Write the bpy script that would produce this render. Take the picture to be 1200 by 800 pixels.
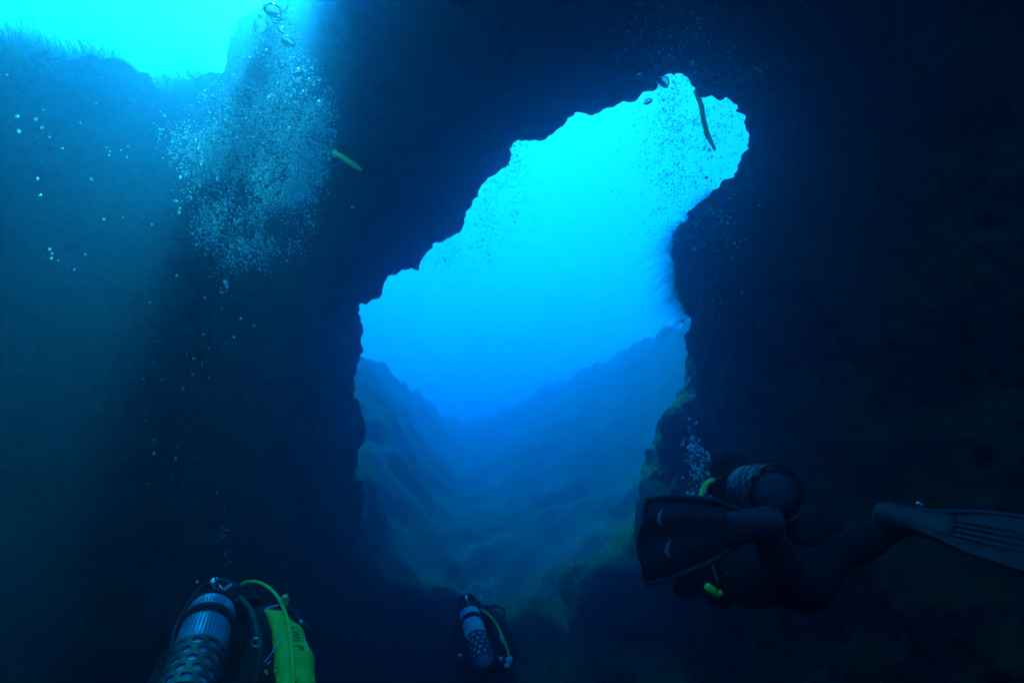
import bpy, bmesh, math, random, time
import numpy as np
from mathutils import Vector, Matrix, Quaternion

T0 = time.time()
for o in list(bpy.data.objects):
    bpy.data.objects.remove(o)
scene = bpy.context.scene
COL = scene.collection

# ------------------------------------------------------------------ camera
PITCH = math.radians(18.0)
FPX = 857.0                       # focal length in 1200-px units
CP, SP = math.cos(PITCH), math.sin(PITCH)
cam_d = bpy.data.cameras.new('camera')
cam_d.sensor_width = 36.0
cam_d.lens = 36.0 * FPX / 1200.0
cam_d.clip_start = 0.05
cam_d.clip_end = 2000.0
cam = bpy.data.objects.new('camera', cam_d)
COL.objects.link(cam)
cam.location = (0, 0, 0)
cam.rotation_euler = (math.pi / 2 + PITCH, 0, 0)
scene.camera = cam

# ------------------------------------------------------------------ sky, sun, exposure
SUN_EL, SUN_AZ = math.radians(55.0), math.radians(-19.5)   # azimuth from +Y towards +X
world = bpy.data.worlds.new('World')
scene.world = world
world.use_nodes = True
wn = world.node_tree
wn.nodes.clear()
sky = wn.nodes.new('ShaderNodeTexSky')
sky.sky_type = 'NISHITA'
sky.sun_disc = False
sky.sun_elevation = SUN_EL
sky.sun_rotation = SUN_AZ
bgn = wn.nodes.new('ShaderNodeBackground')
bgn.inputs['Strength'].default_value = 0.12
wout = wn.nodes.new('ShaderNodeOutputWorld')
wn.links.new(sky.outputs[0], bgn.inputs['Color'])
wn.links.new(bgn.outputs[0], wout.inputs['Surface'])

sun_d = bpy.data.lights.new('sun', 'SUN')
sun_d.energy = 5.0
sun_d.angle = math.radians(3.0)
sun_d.color = (1.0, 0.96, 0.9)
sun = bpy.data.objects.new('sun', sun_d)
COL.objects.link(sun)
sdir = Vector((math.cos(SUN_EL) * math.sin(SUN_AZ), math.cos(SUN_EL) * math.cos(SUN_AZ), math.sin(SUN_EL)))
sun.rotation_euler = (-sdir).to_track_quat('-Z', 'Y').to_euler()
sun.location = sdir * 60

scene.view_settings.view_transform = 'Standard'
scene.view_settings.look = 'None'
scene.view_settings.exposure = 3.15
scene.view_settings.gamma = 1.0
scene.view_settings.use_curve_mapping = False
cy = scene.cycles
cy.use_denoising = True
cy.denoiser = 'OPENIMAGEDENOISE'
cy.max_bounces = 10
cy.diffuse_bounces = 3
cy.glossy_bounces = 3
cy.transmission_bounces = 6
cy.volume_bounces = 5
cy.transparent_max_bounces = 24
cy.caustics_reflective = False
cy.caustics_refractive = False
cy.sample_clamp_indirect = 4.0

# ------------------------------------------------------------------ water body (haze)
SURF_Z = 16.0
BOX = (-100.0, 100.0, -40.0, 160.0, -6.5, SURF_Z)
SIG_S = np.array([0.010, 0.0195, 0.031])     # scattering per metre
SIG_A = np.array([0.25, 0.060, 0.034])     # absorption per metre
ANISO = 0.87

# ------------------------------------------------------------------ helpers
def W(px, py, F):
    """photo pixel + forward distance -> world point"""
    R = (px - 600.0) / FPX * F
    U = (400.0 - py) / FPX * F
    return Vector((R, F * CP - U * SP, F * SP + U * CP))
def D(r, u, f):
    """direction given as right, up, forward of the view -> world"""
    return Vector((r, f * CP - u * SP, f * SP + u * CP))

rs = np.random.RandomState(7)
LAT = rs.rand(64, 64, 64).astype(np.float32) * 2 - 1
def noise(x, y, z, s, o=0.0):
    x = x / s + o; y = y / s + o * 1.7; z = z / s + o * 2.3
    xi = np.floor(x); yi = np.floor(y); zi = np.floor(z)
    fx = (x - xi); fy = (y - yi); fz = (z - zi)
    fx = fx * fx * (3 - 2 * fx); fy = fy * fy * (3 - 2 * fy); fz = fz * fz * (3 - 2 * fz)
    x0 = xi.astype(np.int32) & 63; y0 = yi.astype(np.int32) & 63; z0 = zi.astype(np.int32) & 63
    x1 = (x0 + 1) & 63; y1 = (y0 + 1) & 63; z1 = (z0 + 1) & 63
    a = LAT[x0, y0, z0] * (1 - fx) + LAT[x1, y0, z0] * fx
    b = LAT[x0, y1, z0] * (1 - fx) + LAT[x1, y1, z0] * fx
    c = LAT[x0, y0, z1] * (1 - fx) + LAT[x1, y0, z1] * fx
    d = LAT[x0, y1, z1] * (1 - fx) + LAT[x1, y1, z1] * fx
    a = a * (1 - fy) + b * fy
    c = c * (1 - fy) + d * fy
    return a * (1 - fz) + c * fz
def sstep(a, b, x):
    t = np.clip((x - a) / (b - a), 0, 1)
    return t * t * (3 - 2 * t)
def smin(a, b, k):
    h = np.clip(0.5 + 0.5 * (b - a) / k, 0, 1)
    return b * (1 - h) + a * h - k * h * (1 - h)
def smax(a, b, k):
    return -smin(-a, -b, k)

def mesh_np(name, co, quads):
    me = bpy.data.meshes.new(name)
    n = len(quads); k = quads.shape[1]
    me.vertices.add(len(co)); me.vertices.foreach_set('co', np.ascontiguousarray(co, dtype=np.float32).ravel())
    me.loops.add(n * k); me.loops.foreach_set('vertex_index', np.ascontiguousarray(quads, dtype=np.int32).ravel())
    me.polygons.add(n)
    me.polygons.foreach_set('loop_start', np.arange(0, n * k, k, dtype=np.int32))
    me.polygons.foreach_set('loop_total', np.full(n, k, dtype=np.int32))
    me.update(calc_edges=True)
    return me
def link(name, me, mat=None, parent=None, smooth=True):
    o = bpy.data.objects.new(name, me)
    COL.objects.link(o)
    if mat is not None:
        me.materials.clear(); me.materials.append(mat)
    if smooth and me is not None:
        me.polygons.foreach_set('use_smooth', np.ones(len(me.polygons), dtype=bool))
    if parent is not None:
        o.parent = parent
    return o
def tag(o, label=None, cat=None, group=None, kind=None):
    if label: o['label'] = label
    if cat: o['category'] = cat
    if group: o['group'] = group
    if kind: o['kind'] = kind
    return o

# ------------------------------------------------------------------ materials
def new_mat(name):
    m = bpy.data.materials.new(name)
    m.use_nodes = True
    nt = m.node_tree
    for n in list(nt.nodes):
        nt.nodes.remove(n)
    out = nt.nodes.new('ShaderNodeOutputMaterial')
    return m, nt, out
def nd(nt, typ, **kw):
    n = nt.nodes.new(typ)
    for k, v in kw.items():
        if k in n.inputs.keys() and not hasattr(type(n), k):
            n.inputs[k].default_value = v
        else:
            setattr(n, k, v)
    return n
def simple(name, col, rough=0.5, metal=0.0, var=0.25, scale=30.0, bump=0.0, coat=0.0):
    m, nt, out = new_mat(name)
    b = nt.nodes.new('ShaderNodeBsdfPrincipled')
    tc = nt.nodes.new('ShaderNodeTexCoord')
    n = nt.nodes.new('ShaderNodeTexNoise'); n.inputs['Scale'].default_value = scale; n.inputs['Detail'].default_value = 4
    nt.links.new(tc.outputs['Object'], n.inputs['Vector'])
    r = nt.nodes.new('ShaderNodeValToRGB')
    r.color_ramp.elements[0].position = 0.3; r.color_ramp.elements[1].position = 0.7
    r.color_ramp.elements[0].color = tuple(c * (1 - var) for c in col) + (1,)
    r.color_ramp.elements[1].color = tuple(min(1, c * (1 + var)) for c in col) + (1,)
    nt.links.new(n.outputs['Fac'], r.inputs['Fac'])
    nt.links.new(r.outputs['Color'], b.inputs['Base Color'])
    b.inputs['Roughness'].default_value = rough
    if rough > 0.8: b.inputs['Specular IOR Level'].default_value = 0.15
    b.inputs['Metallic'].default_value = metal
    if bump:
        bp = nt.nodes.new('ShaderNodeBump'); bp.inputs['Strength'].default_value = bump; bp.inputs['Distance'].default_value = 0.01
        nt.links.new(n.outputs['Fac'], bp.inputs['Height']); nt.links.new(bp.outputs[0], b.inputs['Normal'])
    nt.links.new(b.outputs[0], out.inputs['Surface'])
    return m

def rock_mat(name, dark, mid, algae, algae_amt=0.5):
    m, nt, out = new_mat(name)
    b = nt.nodes.new('ShaderNodeBsdfPrincipled'); b.inputs['Roughness'].default_value = 0.95
    b.inputs['Specular IOR Level'].default_value = 0.1
    geo = nt.nodes.new('ShaderNodeNewGeometry')
    n1 = nd(nt, 'ShaderNodeTexNoise'); n1.inputs['Scale'].default_value = 1.6; n1.inputs['Detail'].default_value = 8; n1.inputs['Roughness'].default_value = 0.65
    n2 = nd(nt, 'ShaderNodeTexNoise'); n2.inputs['Scale'].default_value = 9.0; n2.inputs['Detail'].default_value = 8; n2.inputs['Roughness'].default_value = 0.7
    vor = nd(nt, 'ShaderNodeTexVoronoi'); vor.inputs['Scale'].default_value = 14.0
    for n in (n1, n2, vor):
        nt.links.new(geo.outputs['Position'], n.inputs['Vector'])
    r1 = nt.nodes.new('ShaderNodeValToRGB')
    r1.color_ramp.elements[0].position = 0.32; r1.color_ramp.elements[1].position = 0.68
    r1.color_ramp.elements[0].color = dark + (1,); r1.color_ramp.elements[1].color = mid + (1,)
    nt.links.new(n2.outputs['Fac'], r1.inputs['Fac'])
    sep = nt.nodes.new('ShaderNodeSeparateXYZ'); nt.links.new(geo.outputs['Normal'], sep.inputs[0])
    a = nd(nt, 'ShaderNodeMath', operation='MULTIPLY_ADD'); a.inputs[1].default_value = 0.45; a.inputs[2].default_value = algae_amt - 0.5
    nt.links.new(sep.outputs['Z'], a.inputs[0])
    s = nd(nt, 'ShaderNodeMath', operation='ADD'); nt.links.new(a.outputs[0], s.inputs[0]); nt.links.new(n1.outputs['Fac'], s.inputs[1])
    mr = nt.nodes.new('ShaderNodeMapRange'); mr.inputs['From Min'].default_value = 0.42; mr.inputs['From Max'].default_value = 0.66
    nt.links.new(s.outputs[0], mr.inputs['Value'])
    mx = nd(nt, 'ShaderNodeMix', data_type='RGBA')
    nt.links.new(mr.outputs[0], mx.inputs[0]); nt.links.new(r1.outputs['Color'], mx.inputs[6]); mx.inputs[7].default_value = algae + (1,)
    nt.links.new(mx.outputs[2], b.inputs['Base Color'])
    add = nd(nt, 'ShaderNodeMath', operation='MULTIPLY_ADD'); add.inputs[1].default_value = 0.35
    nt.links.new(vor.outputs['Distance'], add.inputs[0]); nt.links.new(n2.outputs['Fac'], add.inputs[2])
    bp = nt.nodes.new('ShaderNodeBump'); bp.inputs['Strength'].default_value = 0.9; bp.inputs['Distance'].default_value = 0.06
    nt.links.new(add.outputs[0], bp.inputs['Height']); nt.links.new(bp.outputs[0], b.inputs['Normal'])
    nt.links.new(b.outputs[0], out.inputs['Surface'])
    return m
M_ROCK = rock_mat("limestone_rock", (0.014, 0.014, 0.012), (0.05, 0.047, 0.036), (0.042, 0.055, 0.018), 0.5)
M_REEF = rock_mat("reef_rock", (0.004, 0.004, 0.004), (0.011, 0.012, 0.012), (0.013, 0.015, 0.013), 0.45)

# ------------------------------------------------------------------ the water box
def build_haze():
    m, nt, out = new_mat('sea_water_volume')
    # principled volume: scatter = density*colour, absorption = density*(1-colour)*(1-sqrt(absorption colour))
    dens = float(max((SIG_S + SIG_A).max(), 0.1) * 1.3)
    colr = SIG_S / dens
    k = SIG_A / dens / (1 - colr)
    absc = (1 - np.clip(k, 0, 1)) ** 2
    v = nt.nodes.new('ShaderNodeVolumePrincipled')
    v.inputs['Color'].default_value = tuple(colr) + (1,)
    v.inputs['Absorption Color'].default_value = tuple(absc) + (1,)
    v.inputs['Density'].default_value = dens
    v.inputs['Anisotropy'].default_value = ANISO
    v.inputs['Density Attribute'].default_value = ''
    v.inputs['Color Attribute'].default_value = ''
    v.inputs['Temperature Attribute'].default_value = ''
    nt.links.new(v.outputs[0], out.inputs['Volume'])
    x0, x1, y0, y1, z0, z1 = BOX
    co = np.array([(x0, y0, z0), (x1, y0, z0), (x1, y1, z0), (x0, y1, z0), (x0, y0, z1), (x1, y0, z1), (x1, y1, z1), (x0, y1, z1)])
    q = np.array([(0, 3, 2, 1), (4, 5, 6, 7), (0, 1, 5, 4), (1, 2, 6, 5), (2, 3, 7, 6), (3, 0, 4, 7)])
    o = link('haze', mesh_np('haze', co, q), m, smooth=False)
    tag(o, 'blue sea water filling the cave and the open sea', 'water', kind='stuff')
build_haze()

# ------------------------------------------------------------------ rock: signed distance field -> surface nets
WINDOW = [(785,80),(797,84),(806,97),(822,108),(845,112),(866,112),(878,124),(880,140),(875,158),(873,182),(860,208),(836,226),
 (813,246),(794,275),(786,305),(788,332),(798,352),(802,376),(803,400),(806,425),(800,455),(780,480),(766,510),(758,545),(753,585),
 (747,620),(738,700),(730,900),(424,900),(436,720),(426,660),(429,600),(412,545),(419,500),(408,470),(414,430),(417,400),(419,375),(428,350),(440,342),
 (455,330),(462,322),(480,320),(497,322),(505,305),(512,293),(522,289),(535,283),(545,268),(552,258),(556,245),(565,225),(580,208),
 (592,190),(600,170),(610,167),(632,168),(650,163),(660,150),(672,143),(690,137),(715,133),(730,122),(750,112),(768,92)]
SKYHOLE = [(-900,120),(-300,70),(-60,80),(0,70),(60,60),(100,62),(140,70),(165,54),(190,64),(210,82),(220,104),(236,116),(252,106),
 (271,86),(262,64),(263,44),(288,16),(332,-6),(365,-60),(390,-150),(400,-400),(-900,-400)]
def poly_field(poly, x0, x1, y0, y1, step):
    P = np.array(poly, dtype=np.float64)
    xs = np.arange(x0, x1 + 1, step); ys = np.arange(y0, y1 + 1, step)
    X, Y = np.meshgrid(xs, ys, indexing='ij')
    d = np.full(X.shape, 1e9); inside = np.zeros(X.shape, bool)
    for i in range(len(P)):
        ax, ay = P[i]; bx, by = P[(i + 1) % len(P)]
        ex, ey = bx - ax, by - ay
        t = np.clip(((X - ax) * ex + (Y - ay) * ey) / (ex * ex + ey * ey), 0, 1)
        d = np.minimum(d, np.hypot(X - ax - t * ex, Y - ay - t * ey))
        if ay != by:
            c = ((ay > Y) != (by > Y)) & (X < (bx - ax) * (Y - ay) / (by - ay) + ax)
            inside ^= c
    return np.where(inside, -d, d).astype(np.float32), (x0, y0, step)
def sample(fld, px, py):
    g, (x0, y0, st) = fld
    u = np.clip((px - x0) / st, 0, g.shape[0] - 1.001); v = np.clip((py - y0) / st, 0, g.shape[1] - 1.001)
    i = u.astype(np.int32); j = v.astype(np.int32); a = u - i; b = v - j
    return (g[i, j] * (1 - a) + g[i + 1, j] * a) * (1 - b) + (g[i, j + 1] * (1 - a) + g[i + 1, j + 1] * a) * b
F_WIN = poly_field(WINDOW, -200, 1400, -300, 1000, 4)
F_SKY = poly_field(SKYHOLE, -900, 700, -400, 500, 5)

def rock_parts(x, y, z):
    wob = 0.55 * noise(x, y, z, 2.4, 3.1) + 0.28 * noise(x, y, z, 1.05, 9.4) + 0.14 * noise(x, y, z, 0.5, 5.7)
    F = y * CP + z * SP
    Fs = np.maximum(F, 0.4)
    px = 600 + x / Fs * FPX
    py = 400 - (z * CP - y * SP) / Fs * FPX
    xl = -2.0 - 0.46 * np.clip(11 - y, -4, 30) + 0.22 * np.clip(1.5 - z, 0, 4)
    left = smax(x - xl, z - 6.0, 0.7); left = smax(left, -(x + 10.3), 0.5) + wob
    Ft = 9.9 - 0.42 * x
    top = 6.0 + 5.6 * sstep(-2.6, -0.6, x)
    slab = np.abs(F - (Ft + 3.1)) - 3.9  # arch deepened and raised beyond view to block the sun's rays
    arch = smax(smax(slab, z - top, 0.6), -(x + 10.3), 0.5); arch = smax(arch, x - 7, 0.5) + wob
    roof = smax(6.35 + 0.05 * y - z, z - 7.3 - 1.7 * sstep(-1.2, 0.2, x) - 2.6 * sstep(6, 9, y) * sstep(-1.2, 0.2, x), 0.4)
    roof = smax(roof, (-2.0 - 0.18 * y) - x, 0.6); roof = smax(roof, F - (Ft + 6.7), 0.5) + wob * 0.9
    roof_blocker = smax(smax(smax(6.2 - z, z - 9.0, 0.6), y - 5.5, 0.6), -(x + 10.3), 0.5) + wob  # unseen slab added overhead to keep skylight off the near water
    roof = smin(roof, roof_blocker, 0.4)
    xr = 2.15 + 0.25 * sstep(8.5, 3.0, y) + 0.25 * (z - 1) * 0.2
    right = smax(smax(xr - x, z - 9.0 - 2.6 * sstep(6, 9, y), 0.5), F - (Ft + 6.7), 0.6) + wob
    back = smax(y + 6.0, z - 9.0, 0.5) + wob  # unseen wall added behind the camera to keep the cave dark
    # openings
    fine = 0.10 * noise(x, y, z, 0.6, 1.3) + 0.06 * noise(x, y, z, 0.3, 4.4)
    dF = F - Ft
    cw = sample(F_WIN, px, py) * Fs / FPX - np.where(dF < 0, -dF * 0.5, dF * 0.06) + fine - 0.11
    Fb = 7.4 + 1.7 * sstep(200, 262, px)
    dB = F - Fb
    cs = sample(F_SKY, px, py) * Fs / FPX - np.where(dB < 0, -dB * 0.35, dB * 0.25) + fine - 0.04
    cs = np.where((F > 2.0) & (y > 5.5 - 6 * np.clip(5.4 - z, 0, 1)), cs, 1.0)
    shaft = smax(smax(x - (-2.0 - 0.18 * y), -(x + 8.5), 0.4), smax(np.maximum(y - 6.4, 5.7 - y), 5.0 - z, 0.4), 0.4)
    carve = np.minimum(np.minimum(cw, cs), shaft)
    return (left, arch, roof, right, back), carve
def rock_sdf(x, y, z):
    parts, carve = rock_parts(x, y, z)
    f = parts[0]
    for p in parts[1:]:
        f = smin(f, p, 0.35)
    return np.maximum(f, -carve)

def surface_nets(f, origin, h):
    s = f < 0
    nx, ny, nz = f.shape
    idx = np.zeros((nx - 1, ny - 1, nz - 1), np.int8)
    cnt = np.zeros((nx - 1, ny - 1, nz - 1), np.int16)
    for a in (0, 1):
        for b in (0, 1):
            for c in (0, 1):
                cnt += s[a:nx - 1 + a, b:ny - 1 + b, c:nz - 1 + c]
    act = (cnt > 0) & (cnt < 8)
    I = np.argwhere(act)
    vid = np.full(act.shape, -1, np.int32)
    vid[act] = np.arange(len(I))
    acc = np.zeros((len(I), 3)); num = np.zeros(len(I))
    corners = [(a, b, c) for a in (0, 1) for b in (0, 1) for c in (0, 1)]
    vals = {k: f[I[:, 0] + k[0], I[:, 1] + k[1], I[:, 2] + k[2]] for k in corners}
    for k in corners:
        for ax in range(3):
            if k[ax] == 0:
                k2 = list(k); k2[ax] = 1; k2 = tuple(k2)
                v0, v1 = vals[k], vals[k2]
                m = (v0 < 0) != (v1 < 0)
                t = np.where(m, v0 / np.where(m, v0 - v1, 1), 0)
                p = np.zeros((len(I), 3)) + np.array(k)
                p[:, ax] += t
                acc += np.where(m[:, None], p, 0); num += m
    co = (I + acc / num[:, None]) * h + np.array(origin)
    quads = []
    for ax in range(3):
        sl0 = [slice(None)] * 3; sl1 = [slice(None)] * 3
        sl0[ax] = slice(0, -1); sl1[ax] = slice(1, None)
        d = s[tuple(sl0)].astype(np.int8) - s[tuple(sl1)].astype(np.int8)
        o1, o2 = [(1, 2), (2, 0), (0, 1)][ax]
        E = np.argwhere(d != 0)
        ok = (E[:, o1] > 0) & (E[:, o2] > 0) & (E[:, o1] < f.shape[o1] - 1) & (E[:, o2] < f.shape[o2] - 1)
        E = E[ok]; sg = d[E[:, 0], E[:, 1], E[:, 2]]
        def g(da, db):
            e = E.copy(); e[:, o1] -= da; e[:, o2] -= db
            return vid[e[:, 0], e[:, 1], e[:, 2]]
        q = np.stack([g(1, 1), g(0, 1), g(0, 0), g(1, 0)], 1)
        q[sg < 0] = q[sg < 0][:, ::-1]
        quads.append(q)
    return co, np.concatenate(quads)

def subdivide(co, q):
    e = np.concatenate([q[:, [0, 1]], q[:, [1, 2]], q[:, [2, 3]], q[:, [3, 0]]])
    es = np.sort(e, 1)
    key = es[:, 0].astype(np.int64) * len(co) + es[:, 1]
    u, inv = np.unique(key, return_inverse=True)
    mid = (co[u // len(co)] + co[u % len(co)]) / 2
    fc = co[q].mean(1)
    n = len(co); ne = len(u); nf = len(q)
    em = (n + inv).reshape(4, nf)
    f = n + ne + np.arange(nf)
    nq = np.concatenate([np.stack([q[:, k], em[k], f, em[(k + 3) % 4]], 1) for k in range(4)])
    return np.concatenate([co, mid, fc]), nq
def smooth_pts(co, q, it=1):
    for _ in range(it):
        acc = np.zeros_like(co); n = np.zeros(len(co))
        for k in range(4):
            a = q[:, k]; b = q[:, (k + 1) % 4]
            for c in range(3):
                acc[:, c] += np.bincount(a, co[b, c], len(co)) + np.bincount(b, co[a, c], len(co))
            n += np.bincount(a, minlength=len(co)) + np.bincount(b, minlength=len(co))
        m = n > 0
        co = np.where(m[:, None], co * 0.5 + 0.5 * acc / np.maximum(n, 1)[:, None], co)
    return co
def vnormals(co, q):
    a = co[q[:, 2]] - co[q[:, 0]]; b = co[q[:, 3]] - co[q[:, 1]]
    fn = np.cross(a, b)
    vn = np.zeros_like(co)
    for k in range(4):
        for c in range(3):
            vn[:, c] += np.bincount(q[:, k], fn[:, c], len(co))
    return vn / np.maximum(np.linalg.norm(vn, axis=1), 1e-12)[:, None]

def build_rock():
    h = 0.14
    o = (-11.2, -8.0, -3.6); hi = (7.8, 21.0, 12.8)
    xs, ys, zs = [np.arange(o[k], hi[k], h) for k in range(3)]
    f = np.empty((len(xs), len(ys), len(zs)), np.float32)
    Y, Z = np.meshgrid(ys, zs, indexing='ij')
    for i in range(0, len(xs), 16):
        X = np.broadcast_to(xs[i:i + 16, None, None], (len(xs[i:i + 16]),) + Y.shape)
        f[i:i + 16] = rock_sdf(X, np.broadcast_to(Y, X.shape), np.broadcast_to(Z, X.shape))
    f[0] = f[-1] = 1; f[:, 0] = f[:, -1] = 1; f[:, :, 0] = f[:, :, -1] = 1
    co, q = surface_nets(f, o, h)
    print('nets', len(co), len(q), time.time() - T0)
    for lvl in range(2):                        # refine what can be seen from inside the cave
        n = vnormals(co, q)
        fc = co[q].mean(1); fn = n[q].mean(1)
        F = np.maximum(fc[:, 1] * CP + fc[:, 2] * SP, 0.3)
        px = 600 + fc[:, 0] / F * FPX; py = 400 - (fc[:, 2] * CP - fc[:, 1] * SP) / F * FPX
        face = (fn * fc).sum(1) / np.linalg.norm(fc, axis=1)
        vis = (fc[:, 1] > 0.5) & (px > -260) & (px < 1460) & (py > -260) & (py < 1060) & (face < 0.45)
        if lvl == 1: vis &= (px > 330) | (py < 190)          # the plain shaded wall needs no second pass
        co2, q2 = subdivide(co, q[vis])
        co2 = smooth_pts(co2, q2, 1)
        co, q = co2, np.concatenate([q[~vis], q2])
    n = vnormals(co, q)
    x, y, z = co.T
    disp = 0.12 * noise(x, y, z, 0.62, 2.2) + 0.08 * noise(x, y, z, 0.30, 6.1) + 0.065 * noise(x, y, z, 0.14, 8.8)
    rid = 1 - np.abs(noise(x, y, z, 0.8, 12.3)) * 2
    disp = disp + 0.11 * rid + 0.05 * (1 - np.abs(noise(x, y, z, 0.37, 17.3)) * 2) + 0.03 * noise(x, y, z, 0.07, 15.1)
    co = co + n * disp[:, None]
    # split by the mass each face belongs to
    fc = co[q].mean(1)
    parts, carve = rock_parts(*fc.T)
    who = np.argmin(np.stack(parts), 0)
    names = ['cave_wall_left', 'rock_arch', 'cave_roof', 'cave_wall_right', 'added_back_wall']
    objs = []
    for k, nm in enumerate(names):
        qq = q[who == k]
        u, inv = np.unique(qq, return_inverse=True)
        ob = link(nm, mesh_np(nm, co[u], inv.reshape(qq.shape)), M_ROCK)
        tag(ob, kind='structure'); objs.append(ob)
    print('rock', len(co), len(q), time.time() - T0)
    return co, q
ROCK_CO, ROCK_Q = build_rock()

# ------------------------------------------------------------------ seabed: one sheet
def seabed_h(x, y):
    r = np.hypot(x, y); az = np.degrees(np.arctan2(x, y))
    az_k = [-180, -40, -20, -12, -8.5, -6.5, -3.7, -1.5, 0.8, 3.5, 6.0, 8.5, 11, 13.2, 20, 40, 180]
    rc_k = [20, 20, 22, 25, 30, 36, 44, 45, 42, 38, 34, 31, 28, 24, 22, 20, 20]
    el_k = [18, 18, 17, 15.7, 13.9, 12.3, 10.2, 11.0, 12.3, 13.6, 15.0, 15.4, 16.8, 18.3, 19, 18, 18]
    rc = np.interp(az, az_k, rc_k); hc = rc * np.tan(np.radians(np.interp(az, az_k, el_k)))
    t = np.clip((r - 9.5) / (rc - 9.5), 0, 1)
    base = -1.75 + 0.75 * np.exp(-(((x - 1.3) / 1.5) ** 2 + ((y - 8.4) / 1.6) ** 2)) + 0.35 * noise(x, y, x * 0, 2.7, 1.1) + 0.18 * noise(x, y, x * 0, 1.1, 2.1)
    up = t ** 1.05
    out = np.clip((r - rc) / 30, 0, 1)
    hh = base + (hc + 1.75) * up - out * out * (3 - 2 * out) * (hc + 3.0)
    amp = sstep(8, 16, r)
    hh = hh + amp * (0.75 * noise(x, y, x * 0, 5.6, 7.7) + 0.15 * noise(x, y, x * 0, 2.4, 4.1) + 0.14 * noise(x, y, x * 0, 0.9, 5.1) + 0.85 * (0.5 - np.abs(noise(x, y, x * 0, 2.6, 11.1))) + 0.5 * (0.5 - np.abs(noise(x, y, x * 0, 1.2, 13.1))) + 0.2 * (0.5 - np.abs(noise(x, y, x * 0, 0.5, 14.1))))
    hh = hh + 0.12 * noise(x, y, x * 0, 0.55, 3.0) + 0.06 * noise(x, y, x * 0, 0.25, 3.9)
    bank = 3.0 * np.clip((-0.95 - x) / 1.7, 0, 1) ** 1.1 * sstep(8.3, 10.6, y) * sstep(19, 13, y)
    bank = bank + 1.5 * np.clip((x - 0.2) / 1.3, 0, 1) * sstep(8.2, 9.6, y) * sstep(16, 12, y)
    hh = np.maximum(hh, -1.7 + bank + (0.5 + 0.25 * np.clip(bank, 0, 2)) * noise(x, y, x * 0, 1.15, 8.2) + 0.32 * noise(x, y, x * 0, 0.6, 6.2) + 0.12 * noise(x, y, x * 0, 0.25, 9.2))
    sill = -0.55 + 0.55 * noise(x, y, x * 0, 1.4, 18.2) + 0.3 * noise(x, y, x * 0, 0.6, 16.2) + 0.12 * noise(x, y, x * 0, 0.25, 19.2) - 1.6 * (1 - sstep(8.6, 9.9, y) * sstep(13.0, 11.2, y))
    hh = np.maximum(hh, sill)
    hh = np.where(y < -2, np.minimum(hh, -1.2), hh)
    return np.clip(hh, -4.8, 13)
def build_seabed():
    def axis(lo, hi, a, b, fine, coarse):
        v = [a]
        while v[-1] < b: v.append(v[-1] + fine)
        s = fine
        while v[-1] < hi: s = min(s * 1.04, coarse); v.append(min(v[-1] + s, hi))
        s = fine
        while v[0] > lo: s = min(s * 1.04, coarse); v.insert(0, max(v[0] - s, lo))
        return np.array(v)
    xs = axis(-98, 98, -9, 9, 0.11, 3.0); ys = axis(-38, 158, 3.0, 38, 0.11, 3.0)
    X, Y = np.meshgrid(xs, ys, indexing='ij')
    Z = seabed_h(X.ravel(), Y.ravel())
    co = np.stack([X.ravel(), Y.ravel(), Z], 1)
    nx, ny = X.shape
    i, j = np.meshgrid(np.arange(nx - 1), np.arange(ny - 1), indexing='ij')
    a = (i * ny + j).ravel()
    q = np.stack([a, a + ny, a + ny + 1, a + 1], 1)
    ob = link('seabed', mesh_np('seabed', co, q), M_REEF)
    tag(ob, kind='structure')
    print('seabed', len(co), time.time() - T0)
build_seabed()

# ------------------------------------------------------------------ plain mesh builders
def ico(sub):
    bm = bmesh.new(); bmesh.ops.create_icosphere(bm, subdivisions=sub, radius=1.0)
    co = np.array([v.co[:] for v in bm.verts]); t = np.array([[v.index for v in f.verts] for f in bm.faces]); bm.free()
    return co, t
def sdf_mesh(name, prims, h, k=0.03, extra=None, pad=0.05):
    """one continuous skin round a set of tapered limbs: (a, b, ra, rb)"""
    A = np.array([p[0][:] for p in prims], float); B = np.array([p[1][:] for p in prims], float)
    rm = max(max(p[2], p[3]) for p in prims) + pad
    lo = np.minimum(A.min(0), B.min(0)) - rm; hi = np.maximum(A.max(0), B.max(0)) + rm
    ax = [np.arange(lo[i], hi[i] + h, h) for i in range(3)]
    f = np.full([len(a) for a in ax], 1.0, np.float32)
    for (a, b, ra, rb) in prims:
        a = np.array(a[:]); b = np.array(b[:]); R = max(ra, rb) + 2.2 * k + 2 * h
        sl = [slice(max(0, int((min(a[i], b[i]) - R - lo[i]) / h)), int((max(a[i], b[i]) + R - lo[i]) / h) + 2) for i in range(3)]
        X, Y, Z = np.meshgrid(ax[0][sl[0]], ax[1][sl[1]], ax[2][sl[2]], indexing='ij')
        d = b - a; L = float(d @ d) + 1e-9
        t = np.clip(((X - a[0]) * d[0] + (Y - a[1]) * d[1] + (Z - a[2]) * d[2]) / L, 0, 1)
        g = np.sqrt((X - a[0] - t * d[0]) ** 2 + (Y - a[1] - t * d[1]) ** 2 + (Z - a[2] - t * d[2]) ** 2) - (ra + (rb - ra) * t)
        f[tuple(sl)] = smin(f[tuple(sl)], g, k)
    co, q = surface_nets(f, lo, h)
    co = smooth_pts(co, q, 1)
    return co, q
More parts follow.
